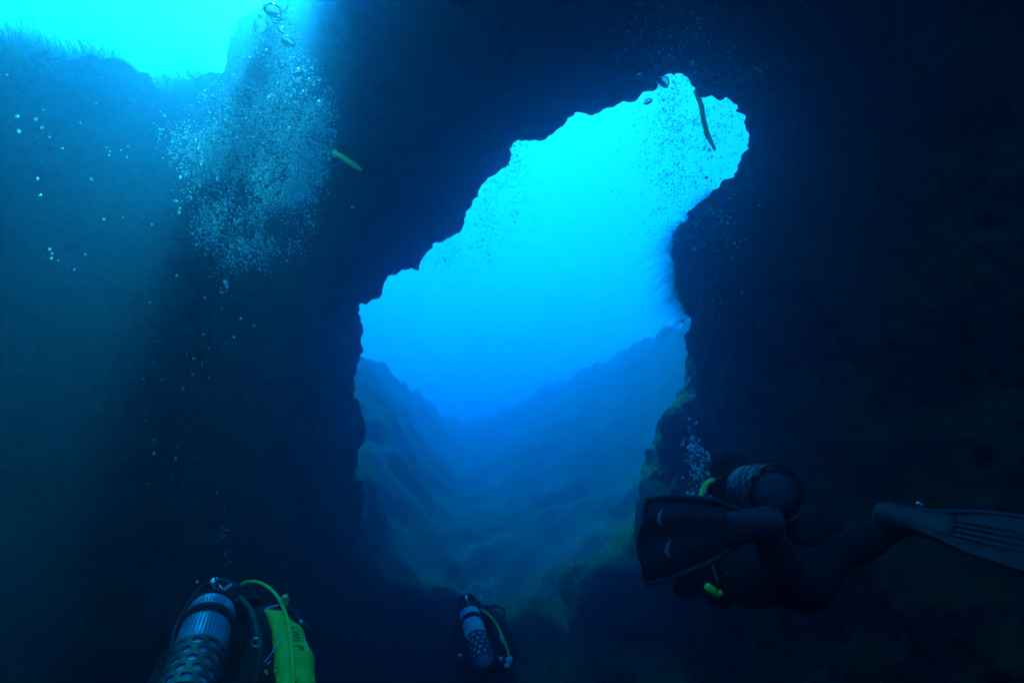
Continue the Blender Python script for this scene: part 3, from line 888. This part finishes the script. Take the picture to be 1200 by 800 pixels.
# --- diver with the netted tank and yellow panel
def diver_near():
    Wn = lambda x, y, F: W(x, y, F * 1.13)
    tc = W(234, 764, 2.60)
    dv = Diver(tc, 'diver with netted silver tank, yellow vest panel and arched yellow hose')
    a = D(-.22, .20, .95); n = D(-.30, .93, -.2)
    dv.frame(tc, a, n)
    dv.o = tc - dv.n * 0.165 + dv.a * 0.13
    tank(dv, net=True)
    default_body(dv, 0.013)
    v = vest(dv)
    # yellow side panel
    ch = [(313, 716, 2.40, .010), (327, 727, 2.37, .028), (338, 748, 2.31, .046), (345, 778, 2.24, .056), (347, 812, 2.16, .056), (345, 850, 2.10, .045)]
    pr = [(Wn(*ch[i][:3]), Wn(*ch[i + 1][:3]), ch[i][3] * 1.13, ch[i + 1][3] * 1.13) for i in range(len(ch) - 1)]
    co, q = sdf_mesh('side_panel', pr, 0.008, 0.02)
    p = dv.add('side_panel', ([Vector(c) for c in co], q), M_YELLOW, v, label='bright yellow side panel with black lettering')
    strokes = [[(118, 278), (140, 286), (150, 270), (160, 292)], [(118, 305), (134, 330), (150, 320), (190, 324), (194, 346), (150, 352)],
               [(147, 372), (202, 368), (206, 398), (150, 402)], [(144, 425), (150, 452), (200, 446), (214, 478), (206, 496)],
               [(200, 446), (226, 456), (238, 494), (246, 468), (232, 458)], [(222, 400), (236, 414)], [(160, 768), (154, 796), (176, 790), (192, 768)]]
    for st in strokes:
        pts = []
        for i in range(len(st) - 1):
            for t in (0, .5):
                pts.append((st[i][0] + (st[i + 1][0] - st[i][0]) * t, st[i][1] + (st[i + 1][1] - st[i][1]) * t))
        pts.append(st[-1])
        hits = [march(325 + x / 8, 700 + y / 8, pr, 0.02) for x, y in pts]
        hits = [h_ for h_ in hits if h_ is not None]
        if len(hits) > 2:
            dv.add('lettering', tube_geo(hits, 0.0017, 6, curve=False), M_INK, p)
    H = lambda pts, r, m, nm='hose', par=None: dv.add(nm, tube_geo([Wn(*c) for c in pts], r, 8), m, par)
    H([(283, 685, 2.56), (290, 681.5, 2.54), (303, 682, 2.5), (318, 691, 2.44), (330, 707, 2.36), (338, 732, 2.27), (342, 760, 2.19), (343.5, 790, 2.11), (343, 840, 2.02)], 0.0065, M_YHOSE)
    H([(277, 690, 2.56), (262, 680, 2.58), (240, 685, 2.6), (222, 705, 2.55), (205, 740, 2.45), (200, 775, 2.35)], 0.008, M_RUBBER)
    H([(281, 700, 2.5), (292, 712, 2.4), (300, 735, 2.3), (305, 765, 2.2), (300, 800, 2.15)], 0.010, M_RUBBER)
    # power inflator and corrugated hose
    inf = dv.add('inflator', box_geo(Wn(334, 703, 2.36), D(1, .1, 0), D(-.1, 1, 0), D(0, 0, 1), 0.022, 0.036, 0.03, 0.25), M_YELLOW)
    dv.add('button', box_geo(Wn(333, 702, 2.335), D(1, .1, 0), D(-.1, 1, 0), D(0, 0, 1), 0.011, 0.016, 0.012, 0.3), M_GREY, inf)
    H([(336, 712, 2.36), (345, 720, 2.36), (354, 730, 2.36), (362, 739, 2.36)], 0.011, M_RUBBER, 'snorkel_tube')
    dv.add('clip', box_geo(Wn(352.5, 727.5, 2.335), D(.7, -.7, 0), D(.7, .7, 0), D(0, 0, 1), 0.014, 0.008, 0.008, 0.3), M_WHITE)
    H([(309, 715, 2.28), (316, 711, 2.28), (326, 708.5, 2.3)], 0.0022, M_WHITE, 'cord')
    H([(309, 776, 2.12), (317, 767, 2.12), (324, 755, 2.14), (331, 745, 2.18)], 0.0018, M_WHITE, 'cord')
    ring = [Wn(300 + 5 * math.cos(t), 752 + 5 * math.sin(t), 2.13) for t in np.linspace(0.0, 5.4, 18)]
    dv.add('ring', tube_geo(ring, 0.0024, 6, curve=False), M_CHROME)
    dv.add('toggle', box_geo(Wn(312, 787, 2.10), D(.5, -.8, 0), D(.8, .5, 0), D(0, 0, 1), 0.017, 0.009, 0.008, 0.3), M_YELLOW)
    dv.add('buckle', box_geo(Wn(315, 776, 2.10), D(.8, .6, 0), D(-.6, .8, 0), D(0, 0, 1), 0.016, 0.004, 0.004, 0.3), M_WHITE)
    dv.add('buckle', box_geo(Wn(322, 786, 2.10), D(.6, .8, 0), D(-.8, .6, 0), D(0, 0, 1), 0.012, 0.004, 0.004, 0.3), M_WHITE)
    dv.add('tag', box_geo(Wn(267, 687.5, 2.42), D(.75, .6, 0), D(-.6, .75, 0), D(0, 0, 1), 0.034, 0.012, 0.010, 0.3), M_WHITE)  # pale block standing in for the highlight on the valve
diver_near()

# --- farther diver with the plain tank
def diver_far():
    tc = W(558, 744, 6.0)
    dv = Diver(tc, 'small diver with plain silver tank swimming above the sea floor')
    a = D(-.27, .36, .89); n = D(-.30, .9, -.35)
    dv.frame(tc, a, n)
    dv.o = tc - dv.n * 0.165 + dv.a * 0.13
    tank(dv, mat=tank_mat('bare_metal_tank', (0.60, 0.67, 0.76), 0.2, False))
    default_body(dv, 0.016)
    vest(dv)
    H = lambda pts, r, m, nm='hose': dv.add(nm, tube_geo([W(*c) for c in pts], r, 8), m)
    H([(546, 715, 6.3), (550, 712.5, 6.3), (557, 711.5, 6.25)], 0.011, M_YHOSE)
    H([(564, 714, 6.2), (572, 719, 6.1), (582, 731, 5.95), (589, 746, 5.8), (595, 762, 5.7), (597, 771, 5.65)], 0.0105, M_YHOSE)
    H([(566, 713, 6.2), (580, 710, 6.15), (590, 714, 6.1), (590, 724, 6.0), (583, 731, 5.95)], 0.014, M_RUBBER)
    H([(543, 722, 6.2), (530, 730, 6.15), (525, 742, 6.05), (528, 756, 5.95)], 0.014, M_RUBBER)
    b = lambda nm, x, y, F, sx, sy, m: dv.add(nm, box_geo(W(x, y, F), D(.9, .3, 0), D(-.3, .9, 0), D(0, 0, 1), sx, sy, 0.03, 0.3), m)
    b('octopus_regulator', 597, 772.5, 5.6, 0.055, 0.042, M_WHITE)
    b('gauge', 594.5, 779, 5.6, 0.045, 0.032, M_WHITE)
    b('gauge', 587, 771, 5.6, 0.030, 0.028, M_WHITE)
    b('buckle', 539, 767.5, 5.75, 0.028, 0.026, M_WHITE)
    b('pocket_tab', 588, 748, 5.72, 0.022, 0.060, M_WHITE)
    b('tag', 543.5, 713, 6.2, 0.030, 0.026, M_WHITE)
diver_far()

# --- diver in silhouette by the right wall
def diver_side():
    tcn = W(886, 574, 2.72)
    dv = Diver(tcn, 'dark diver in silhouette beside the right wall with spread fins')
    dv.frame(tcn, D(.10, -.16, 1), D(.05, .98, .15))
    dv.o = tcn - dv.n * 0.165 + dv.a * 0.13
    L = dv.L
    pr = []
    hipL, hipR = L(-.09, -.46, -.11), L(.09, -.46, -.11)
    kL, aL = W(918, 664, 2.24), W(890, 612, 2.13)
    kR, aR = W(985, 648, 2.36), W(1066, 610, 2.26)
    for sx in (-1, 1):
        pr += [(L(sx * .07, -.42, -.10), L(sx * .065, -.24, -.10), .105, .095), (L(sx * .065, -.24, -.10), L(sx * .085, .02, -.10), .095, .115), (L(sx * .085, .02, -.10), L(sx * .10, .15, -.09), .115, .085),
               (L(sx * .12, .16, -.09), L(sx * .19, .14, -.10), .075, .062)]
        e, w = L(sx * .22, .14, -.24), L(sx * .12, .36, -.22)
        pr += [(L(sx * .19, .14, -.10), e, .060, .044), (e, w, .044, .030)]
        pr += hand_prims(w, (dv.a * .8 - dv.s * sx * .35 - dv.n * .3).normalized(), dv.n, -dv.s * sx)
    for h_, k, an, dr in ((hipL, kL, aL, W(742, 636, 1.86) - aL), (hipR, kR, aR, W(1205, 640, 2.1) - aR)):
        dr = dr.normalized()
        pr += [(h_, k, .080, .054), (k, k.lerp(an, .35), .052, .052), (k.lerp(an, .35), an, .052, .036), (an, an + dr * .12, .034, .026)]
    pr += [(L(0, .17, -.08), L(0, .27, -.05), .062, .060)]
    hc = W(856, 567, 3.0)
    pr += [(L(0, .25, -.05), hc - dv.n * .05, .06, .06)]
    ha = D(-.1, .95, .25).normalized(); hn = D(.75, .05, -.6).normalized(); hn = (hn - ha * hn.dot(ha)).normalized(); hs = ha.cross(hn)
    pr += head_prims(hc, ha, hn, hs)
    co, q = sdf_mesh('body', pr, 0.013, 0.03)
    dv.add('body', ([Vector(c) for c in co], q), M_SUIT, label='full black wetsuit with hood')
    mask_and_regulator(dv, hc, ha, hn, hs)
    vest(dv)
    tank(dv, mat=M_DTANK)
    tipL = W(742, 636, 1.86); hl = W(902, 612, 2.13)
    f1, d1, w1, n1 = fin(dv, hl, tipL - hl, D(.10, 1, .1), (tipL - hl).length - 0.13, 0.215)
    for x, y in ((774, 606), (783, 643)):
        sg = [W(x + dx, y + dy, 1.865) for dx, dy in ((2.5, -10), (-1, -3), (-2, 4), (2, 9))]
        dv.add('emblem', tube_geo(sg, lambda t: 0.0012 + 0.0035 * math.sin(math.pi * t), 6), M_GREY, f1)
    fin(dv, aR - (W(1205, 640, 2.1) - aR).normalized() * 0.06, W(1215, 640, 2.0) - aR, D(.25, .55, .8), 0.44, 0.19)
    H = lambda pts, r, m, nm='hose': dv.add(nm, tube_geo([W(*c) for c in pts], r, 8), m)
    H([(836, 562, 2.62), (828, 566, 2.6), (823, 575, 2.58), (821, 590, 2.56), (826, 620, 2.6)], 0.009, M_YHOSE)
    H([(850, 600, 2.6), (835, 650, 2.5), (842, 685, 2.42)], 0.008, M_RUBBER)
    dv.add('octopus_regulator', box_geo(W(833, 690, 2.4), D(.8, -.5, 0), D(.5, .8, 0), D(0, 0, 1), 0.044, 0.026, 0.03, 0.3), M_YELLOW)
    dv.add('octopus_mouthpiece', box_geo(W(843, 695, 2.4), D(.8, .5, 0), D(-.5, .8, 0), D(0, 0, 1), 0.026, 0.016, 0.02, 0.3), M_YELLOW)
    dv.add('gauge', box_geo(W(857, 672, 2.36), D(.6, .7, 0), D(-.7, .6, 0), D(0, 0, 1), 0.018, 0.036, 0.02, 0.3), M_GREY)
    dv.add('strap_glint', box_geo(W(879, 578.5, 2.60), D(1, .15, 0), D(-.15, 1, 0), D(0, 0, 1), 0.022, 0.007, 0.006, 0.3), M_WHITE)  # small highlight by the head, made as a pale block
    dv.add('ankle_buckle', box_geo(W(1078, 591, 2.12), D(.85, -.5, 0), D(.5, .85, 0), D(0, 0, 1), 0.022, 0.010, 0.008, 0.3), M_CHROME)
diver_side()
print('divers', time.time() - T0)

# ------------------------------------------------------------------ bubbles
def bubble_mat(name='air_bubble', f0=0.15, f1=0.55, rim=0.85):
    """air in water: total reflection towards the rim, clear middle, a film of froth that scatters light"""
    m, nt, out = new_mat(name)
    fr = nt.nodes.new('ShaderNodeFresnel'); fr.inputs['IOR'].default_value = 0.75
    gl = nt.nodes.new('ShaderNodeBsdfGlossy'); gl.inputs['Roughness'].default_value = 0.16
    tr = nt.nodes.new('ShaderNodeBsdfTransparent')
    df = nt.nodes.new('ShaderNodeBsdfDiffuse'); df.inputs['Color'].default_value = (0.9, 0.9, 0.9, 1)
    tl = nt.nodes.new('ShaderNodeBsdfTranslucent'); tl.inputs['Color'].default_value = (0.9, 0.9, 0.9, 1)
    tc = nt.nodes.new('ShaderNodeTexCoord')
    n = nd(nt, 'ShaderNodeTexNoise'); n.inputs['Scale'].default_value = 2.0
    nt.links.new(tc.outputs['Object'], n.inputs['Vector'])
    mr = nt.nodes.new('ShaderNodeMapRange'); mr.inputs['To Min'].default_value = f0; mr.inputs['To Max'].default_value = f1
    nt.links.new(n.outputs['Fac'], mr.inputs['Value'])
    fo = nt.nodes.new('ShaderNodeMixShader'); fo.inputs[0].default_value = 0.4
    nt.links.new(df.outputs[0], fo.inputs[1]); nt.links.new(tl.outputs[0], fo.inputs[2])
    m1 = nt.nodes.new('ShaderNodeMixShader')
    nt.links.new(mr.outputs[0], m1.inputs[0]); nt.links.new(tr.outputs[0], m1.inputs[1]); nt.links.new(fo.outputs[0], m1.inputs[2])
    m2 = nt.nodes.new('ShaderNodeMixShader'); 
    hf = nd(nt, 'ShaderNodeMath', operation='MULTIPLY'); hf.inputs[1].default_value = rim
    nt.links.new(fr.outputs[0], hf.inputs[0])
    nt.links.new(hf.outputs[0], m2.inputs[0]); nt.links.new(m1.outputs[0], m2.inputs[1]); nt.links.new(gl.outputs[0], m2.inputs[2])
    nt.links.new(m2.outputs[0], out.inputs['Surface'])
    return m
M_BUB = bubble_mat()
M_FROTH = bubble_mat('bubble_froth', 0.45, 0.95)
M_FINE = bubble_mat('fine_bubble', 0.05, 0.35, 0.5)
def cloud(rng, comps, n, med, sig, F0, F1, smax_=6.0):
    w = np.array([c[4] for c in comps], float); w /= w.sum()
    which = rng.choice(len(comps), n, p=w)
    c = np.array([x[:4] for x in comps])[which]
    px = c[:, 0] + rng.normal(size=n) * c[:, 2]; py = c[:, 1] + rng.normal(size=n) * c[:, 3]
    s = np.minimum(med * np.exp(rng.normal(size=n) * sig), smax_)
    cl = noise(px + py * 0.5, py * 0.5 - px * 0.3, px * 0, 12.0, 61.0 + n)
    out = np.stack([px, py, rng.uniform(F0, F1, n), s], 1)
    return out[rng.uniform(size=n) < np.clip(0.75 + 0.9 * cl, 0.15, 1)] if n > 500 else out
def build_bubbles():
    rng = np.random.RandomState(77)
    plumes = []
    OUT = [(298, 4), (338, 6), (346, 45), (362, 80), (384, 104), (391, 150), (384, 200), (372, 250), (350, 300), (300, 322), (250, 318), (224, 290), (210, 240),
           (216, 205), (192, 168), (184, 146), (214, 136), (245, 110), (264, 94), (276, 60), (288, 30)]
    fld = poly_field(OUT, 100, 480, -60, 420, 4)
    n0 = 170000
    qx, qy, qF = rng.uniform(150, 430, n0), rng.uniform(-20, 360, n0), rng.uniform(4.0, 5.3, n0)
    sd = sample(fld, qx, qy)
    cl = noise(qx * 0.8 + qy * 0.35, qy * 0.7, qF * 30, 22.0, 51.0) + 0.7 * noise(qx + qy * 0.4, qy * 0.6, qF * 30, 9.0, 52.0)
    pr_ = sstep(16, -34, sd) * np.clip(0.40 + 0.75 * cl, 0.03, 1.2) * (1 - 0.55 * sstep(190, 320, qy)) * (0.75 + 0.5 * sstep(220, 320, qx))
    ok = rng.uniform(size=n0) < pr_ * 0.85
    A = np.stack([qx[ok], qy[ok], qF[ok], np.minimum(1.6 * np.exp(rng.normal(size=ok.sum()) * 0.5), 4.5)], 1)
    print('plume', len(A))
    A = np.concatenate([A, [(319, 13, 4.0, 20), (305, 30, 4.0, 17), (337, 50, 4.0, 17), (349, 86, 4.0, 13), (362, 96, 4.0, 10), (310, 8, 4, 6), (326, 22, 4, 7), (330, 36, 4, 9), (312, 62, 4, 9), (355, 110, 4, 8), (374, 122, 4, 9), (380, 140, 4, 8)]])
    plumes.append((A, 'air bubble in the dense cloud rising in front of the left wall crest', 'cloud of bubbles by the left wall', 'dense cloud of small bubbles rising in front of the left wall crest'))
    B = cloud(rng, [(788, 115, 14, 18, 1), (800, 150, 26, 28, 2), (790, 195, 24, 34, 1.6), (845, 150, 18, 22, .8), (815, 215, 20, 25, .9), (765, 245, 14, 25, .35)], 3600, 1.4, 0.42, 4.0, 5.0, 3.4)
    B = np.concatenate([B, [(776, 97, 4.0, 18), (760, 120, 4.0, 11), (749, 90, 4.0, 10), (812, 74, 4, 6), (831, 176, 4, 5)]])
    plumes.append((B, 'air bubble in the plume crossing the upper right of the opening', 'plume of bubbles in the upper right of the opening', 'plume of fine bubbles crossing the upper right of the opening'))
    C = cloud(rng, [(604, 185, 12, 12, 1), (575, 228, 20, 24, 2), (548, 280, 24, 26, 2.2), (515, 300, 26, 22, 1.2), (600, 240, 20, 30, .8)], 2600, 1.0, 0.35, 6.5, 8.5, 3.0)
    plumes.append((C, 'tiny bubble in the fine mist along the left edge of the opening', 'mist of bubbles on the left edge of the opening', 'mist of tiny bubbles along the sloping left edge of the opening'))
    E = cloud(rng, [(820, 45, 45, 30, 2), (785, 30, 28, 24, 1), (865, 85, 26, 20, 1)], 1300, 1.3, 0.4, 4.0, 6.0, 4.0)
    plumes.append((E, 'small bubble under the roof above the opening', 'bubbles under the roof above the opening', 'fine bubbles drifting up under the roof above the opening'))
    G = cloud(rng, [(845, 255, 16, 24, 1), (852, 290, 14, 30, .8), (822, 270, 16, 30, .8), (835, 330, 18, 18, .4)], 190, 1.8, 0.4, 4.2, 5.4, 4.5)
    G = np.concatenate([G, [(856, 234, 4.2, 8), (853, 262, 4.2, 5), (846, 259, 4.2, 4.5), (890, 241, 4.2, 4.5), (861, 285, 4.2, 4), (836, 251, 4.2, 4.5), (800, 376, 4.2, 5), (845, 354, 4.2, 3.5), (828, 208, 4.2, 4.5), (821, 351, 4.2, 3.5), (835, 353, 4.2, 3.5)]])
    plumes.append((G, 'bright bubble rising against the upper right cave wall', 'bubbles against the upper right wall', 'sparse bubbles rising against the upper right cave wall'))
    Hh = cloud(rng, [(262, 335, 10, 10, .6), (262, 365, 26, 30, 1), (215, 430, 22, 36, 1), (222, 515, 26, 34, .9), (268, 590, 18, 30, .3), (264, 612, 6, 16, .6), (267, 645, 4, 14, .6)], 150, 1.7, 0.35, 2.9, 3.6, 3.6)
    Hh = np.concatenate([Hh, [(264, 331, 3.2, 7), (266, 336, 3.2, 5), (207, 323, 3.2, 4.5), (274, 395, 3.2, 4.5), (282, 373, 3.2, 4), (227, 420, 3.2, 4), (240, 349, 3.2, 4), (231, 681, 2.6, 4.5), (206, 537, 3.2, 3.5)]])
    plumes.append((Hh, 'bubble in the thin trail above the netted tank', 'trail of bubbles above the netted tank', 'thin trail of small bubbles above the netted tank'))
    I = cloud(rng, [(813, 522, 5, 7, 1), (816, 540, 8, 9, 1.2), (822, 555, 9, 9, 1.2), (815, 570, 8, 7, .6), (810, 500, 5, 6, .15)], 170, 2.4, 0.45, 2.45, 2.65, 7.0)
    I = np.concatenate([I, [(808, 491.5, 2.5, 5), (816.5, 496, 2.5, 5), (808, 502, 2.5, 4), (812, 514, 2.5, 7), (808, 525, 2.5, 8), (819, 527, 2.5, 7), (830, 532, 2.5, 6), (814, 549, 2.5, 8), (833, 581.5, 2.5, 5), (807, 578, 2.5, 6)]])
    plumes.append((I, 'bubble breathed out by the dark diver beside the right wall', 'breath bubbles of the dark diver', 'fine froth of bubbles breathed out by the dark diver'))
    J = cloud(rng, [(565, 700, 3, 10, 1), (570, 690, 4, 5, .6), (573, 698, 5, 6, .4)], 40, 1.8, 0.35, 6.0, 6.2, 4)
    J = np.concatenate([J, [(573.5, 678, 6.1, 5), (576, 685, 6.1, 3.6), (580, 698, 6.1, 3.2), (569, 689, 6.1, 4.5), (565, 687, 6.1, 3.5)]])
    plumes.append((J, 'bubble breathed out by the small diver with the plain tank', 'breath bubbles of the small diver', 'froth of bubbles breathed out by the small diver'))
    K = np.array([(20, 137, 3.0, 5.5), (22, 154, 3.0, 5.5), (42, 140, 3.0, 5), (49, 150, 3.0, 4.6), (58, 161, 3, 3.5), (51, 129, 3, 3.2), (73, 174, 3, 3.2), (94, 144, 3, 3), (113, 121, 3, 3), (8, 88, 3, 5), (44, 210, 3, 4.5), (47, 229, 3, 4.5),
                  (107, 210, 3, 4), (122, 257, 3, 3.8), (125, 173, 3, 2.6), (129, 178, 3, 3), (128, 182, 3, 3), (142, 176, 3, 3), (149, 184, 3, 3), (150, 172, 3, 2.6), (58, 292, 3, 4), (61, 297, 3, 3), (60, 303, 3, 3.6), (100, 298, 3, 3), (178, 263, 3, 3), (144, 255, 3, 2.4),
                  (87, 316, 3, 3), (68, 305, 3, 2.5), (413, 243, 2.6, 5), (549, 636, 4.0, 2.6), (553, 640, 4, 2), (337, 660, 3, 2.6), (325, 637, 3, 2)])
    plumes.append((K, 'single stray bubble glinting in front of the dark rock', 'stray bubbles in the open water of the cave', ''))
    allb = np.concatenate([np.c_[p[0], np.full(len(p[0]), i)] for i, p in enumerate(plumes)])
    # keep the explicit strays and the 300 that show largest as individuals
    score = allb[:, 3] + (allb[:, 4] == len(plumes) - 1) * 100
    order = np.argsort(-score)
    solo, rest = order[:298], order[298:]
    co2, t2 = ico(3); co1, t1 = ico(1)
    def wob(co, seed):
        x, y, z = (co + seed * 3.1).T
        return co * (1 + 0.12 * noise(x, y, z, 0.9, seed))[:, None]
    protos, frothy = [], []
    for k in range(5):
        c = wob(co2, k) * np.array([1.0, 1.0, 0.72 + 0.06 * k])
        me = mesh_np('bubble', c, t2); me.materials.append(M_BUB); me.polygons.foreach_set('use_smooth', np.ones(len(t2), bool)); protos.append(me)
        mf = me.copy(); mf.materials[0] = M_FROTH; frothy.append(mf)
    cap = wob(co2, 9); cap[:, 2] = np.where(cap[:, 2] < 0, cap[:, 2] * 0.22, cap[:, 2] * 0.85)      # large bubbles flatten into caps
    mcap = mesh_np('bubble', cap, t2); mcap.materials.append(M_BUB); mcap.polygons.foreach_set('use_smooth', np.ones(len(t2), bool))
    for i in solo:
        px, py, F, sz, pl = allb[i]
        o = bpy.data.objects.new('bubble', mcap if sz > 7.5 else (protos if pl in (1, 2, 6) else frothy)[rng.randint(5)])
        COL.objects.link(o)
        o.location = W(px, py, F)
        r = sz * 0.5 / FPX * F
        o.scale = (r, r, r)
        o.rotation_euler = (rng.normal(0, .35), rng.normal(0, .35), rng.uniform(0, 6.28))
        p = plumes[int(pl)]
        lab = ('large domed ' + p[1].replace('bright ', '')) if sz > 7.5 else p[1]
        if sz == 20: lab = 'largest domed bubble, capping the dense cloud in front of the left wall'
        if sz == 18: lab = 'largest domed bubble, touching the upper right rim of the opening'
        tag(o, lab, 'bubble', p[2])
    for k, p in enumerate(plumes):
        sel = rest[allb[rest, 4] == k]
        if len(sel) == 0: continue
        b = allb[sel]
        ctr = np.array([W(*x[:3])[:] for x in b])
        r = b[:, 3] * 0.5 / FPX * b[:, 2]
        sh = np.stack([np.ones(len(b)), rng.uniform(.8, 1.1, len(b)), rng.uniform(.65, 1.0, len(b))], 1) * r[:, None]
        co = (ctr[:, None, :] + co1[None] * sh[:, None, :]).reshape(-1, 3)
        q = (t1[None] + (np.arange(len(b)) * len(co1))[:, None, None]).reshape(-1, 3)
        o = link('bubble_plume', mesh_np('bubble_plume', co, q), M_FINE if k == 1 else (M_BUB if k == 2 else M_FROTH))
        tag(o, p[3], 'bubbles', kind='stuff')
build_bubbles()

# ------------------------------------------------------------------ drifting seagrass leaves
def leaf(pts, width, mat, label):
    P = catmull([W(*p) for p in pts], 6)
    c = sum(P, Vector()) / len(P)
    co, f = [], []
    n = len(P)
    for i, p in enumerate(P):
        t = (P[min(i + 1, n - 1)] - P[max(i - 1, 0)]).normalized()
        s = t.cross(p.normalized()).normalized(); s = (s + p.normalized() * 0.4).normalized(); k = t.cross(s)
        u = i / (n - 1)
        w = width * 0.5 * (0.55 + 0.45 * min(1, math.sin(math.pi * min(0.98, u + 0.06)) * 2.0))
        for a, b in ((-1, 0.0), (0, 0.0016), (1, 0.0), (0, -0.0006)):
            co.append(p - c + s * (w * a) + k * b)
    for i in range(n - 1):
        for j in range(4):
            a = i * 4 + j; b = i * 4 + (j + 1) % 4
            f.append((a, b, b + 4, a + 4))
    f.append((3, 2, 1, 0)); e = (n - 1) * 4; f.append((e, e + 1, e + 2, e + 3))
    o = link('seagrass_leaf', poly_mesh('seagrass_leaf', co, f), mat)
    o.location = c
    tag(o, label, 'leaf', 'drifting seagrass leaves')
def leaf_mat():
    m, nt, out = new_mat('seagrass_leaf_green')
    tc = nt.nodes.new('ShaderNodeTexCoord')
    n = nd(nt, 'ShaderNodeTexNoise'); n.inputs['Scale'].default_value = 25
    nt.links.new(tc.outputs['Object'], n.inputs['Vector'])
    r = nt.nodes.new('ShaderNodeValToRGB')
    r.color_ramp.elements[0].color = (0.40, 0.50, 0.22, 1); r.color_ramp.elements[1].color = (0.60, 0.68, 0.36, 1)
    nt.links.new(n.outputs['Fac'], r.inputs['Fac'])
    d = nt.nodes.new('ShaderNodeBsdfDiffuse'); t = nt.nodes.new('ShaderNodeBsdfTranslucent'); mx = nt.nodes.new('ShaderNodeMixShader'); mx.inputs[0].default_value = 0.8
    for b in (d, t): nt.links.new(r.outputs['Color'], b.inputs['Color'])
    nt.links.new(d.outputs[0], mx.inputs[1]); nt.links.new(t.outputs[0], mx.inputs[2])
    tp = nt.nodes.new('ShaderNodeBsdfTransparent'); tp.inputs['Color'].default_value = (0.8, 0.9, 0.8, 1)
    m3 = nt.nodes.new('ShaderNodeMixShader'); m3.inputs[0].default_value = 0.3
    nt.links.new(mx.outputs[0], m3.inputs[1]); nt.links.new(tp.outputs[0], m3.inputs[2]); nt.links.new(m3.outputs[0], out.inputs['Surface'])
    return m
M_LEAF = leaf_mat()
leaf([(814, 106, 2.6), (821, 121, 2.6), (825, 142, 2.63), (829, 158, 2.63), (832, 164, 2.64), (838, 176, 2.62)], 0.019, M_LEAF, 'dark seagrass leaf drifting upright across the upper right of the opening')
leaf([(389, 179, 2.9), (401, 184, 2.9), (411, 191, 2.9), (424, 200, 2.9)], 0.024, M_LEAF, 'pale green seagrass leaf drifting right of the dense bubble cloud')

# ------------------------------------------------------------------ drifting specks
def build_specks():
    rng = np.random.RandomState(91)
    n = 900
    F = rng.uniform(1.2, 6.0, n); px = rng.uniform(-40, 1240, n); py = rng.uniform(-40, 840, n)
    sz = rng.uniform(0.5, 1.5, n) * 0.5 / FPX * np.minimum(F, 3.0)
    co1, t1 = ico(1)
    ctr = np.array([W(a, b, c)[:] for a, b, c in zip(px, py, F)])
    sh = rng.uniform(0.5, 1.3, (n, len(co1), 1))
    co = (ctr[:, None, :] + co1[None] * sh * sz[:, None, None]).reshape(-1, 3)
    q = (t1[None] + (np.arange(n) * len(co1))[:, None, None]).reshape(-1, 3)
    o = link('drifting_particles', mesh_np('drifting_particles', co, q), simple('pale_silt', (0.45, 0.46, 0.42), 0.9))
    tag(o, 'tiny pale specks of silt drifting in the water', 'silt', kind='stuff')
build_specks()
print('done', time.time() - T0)
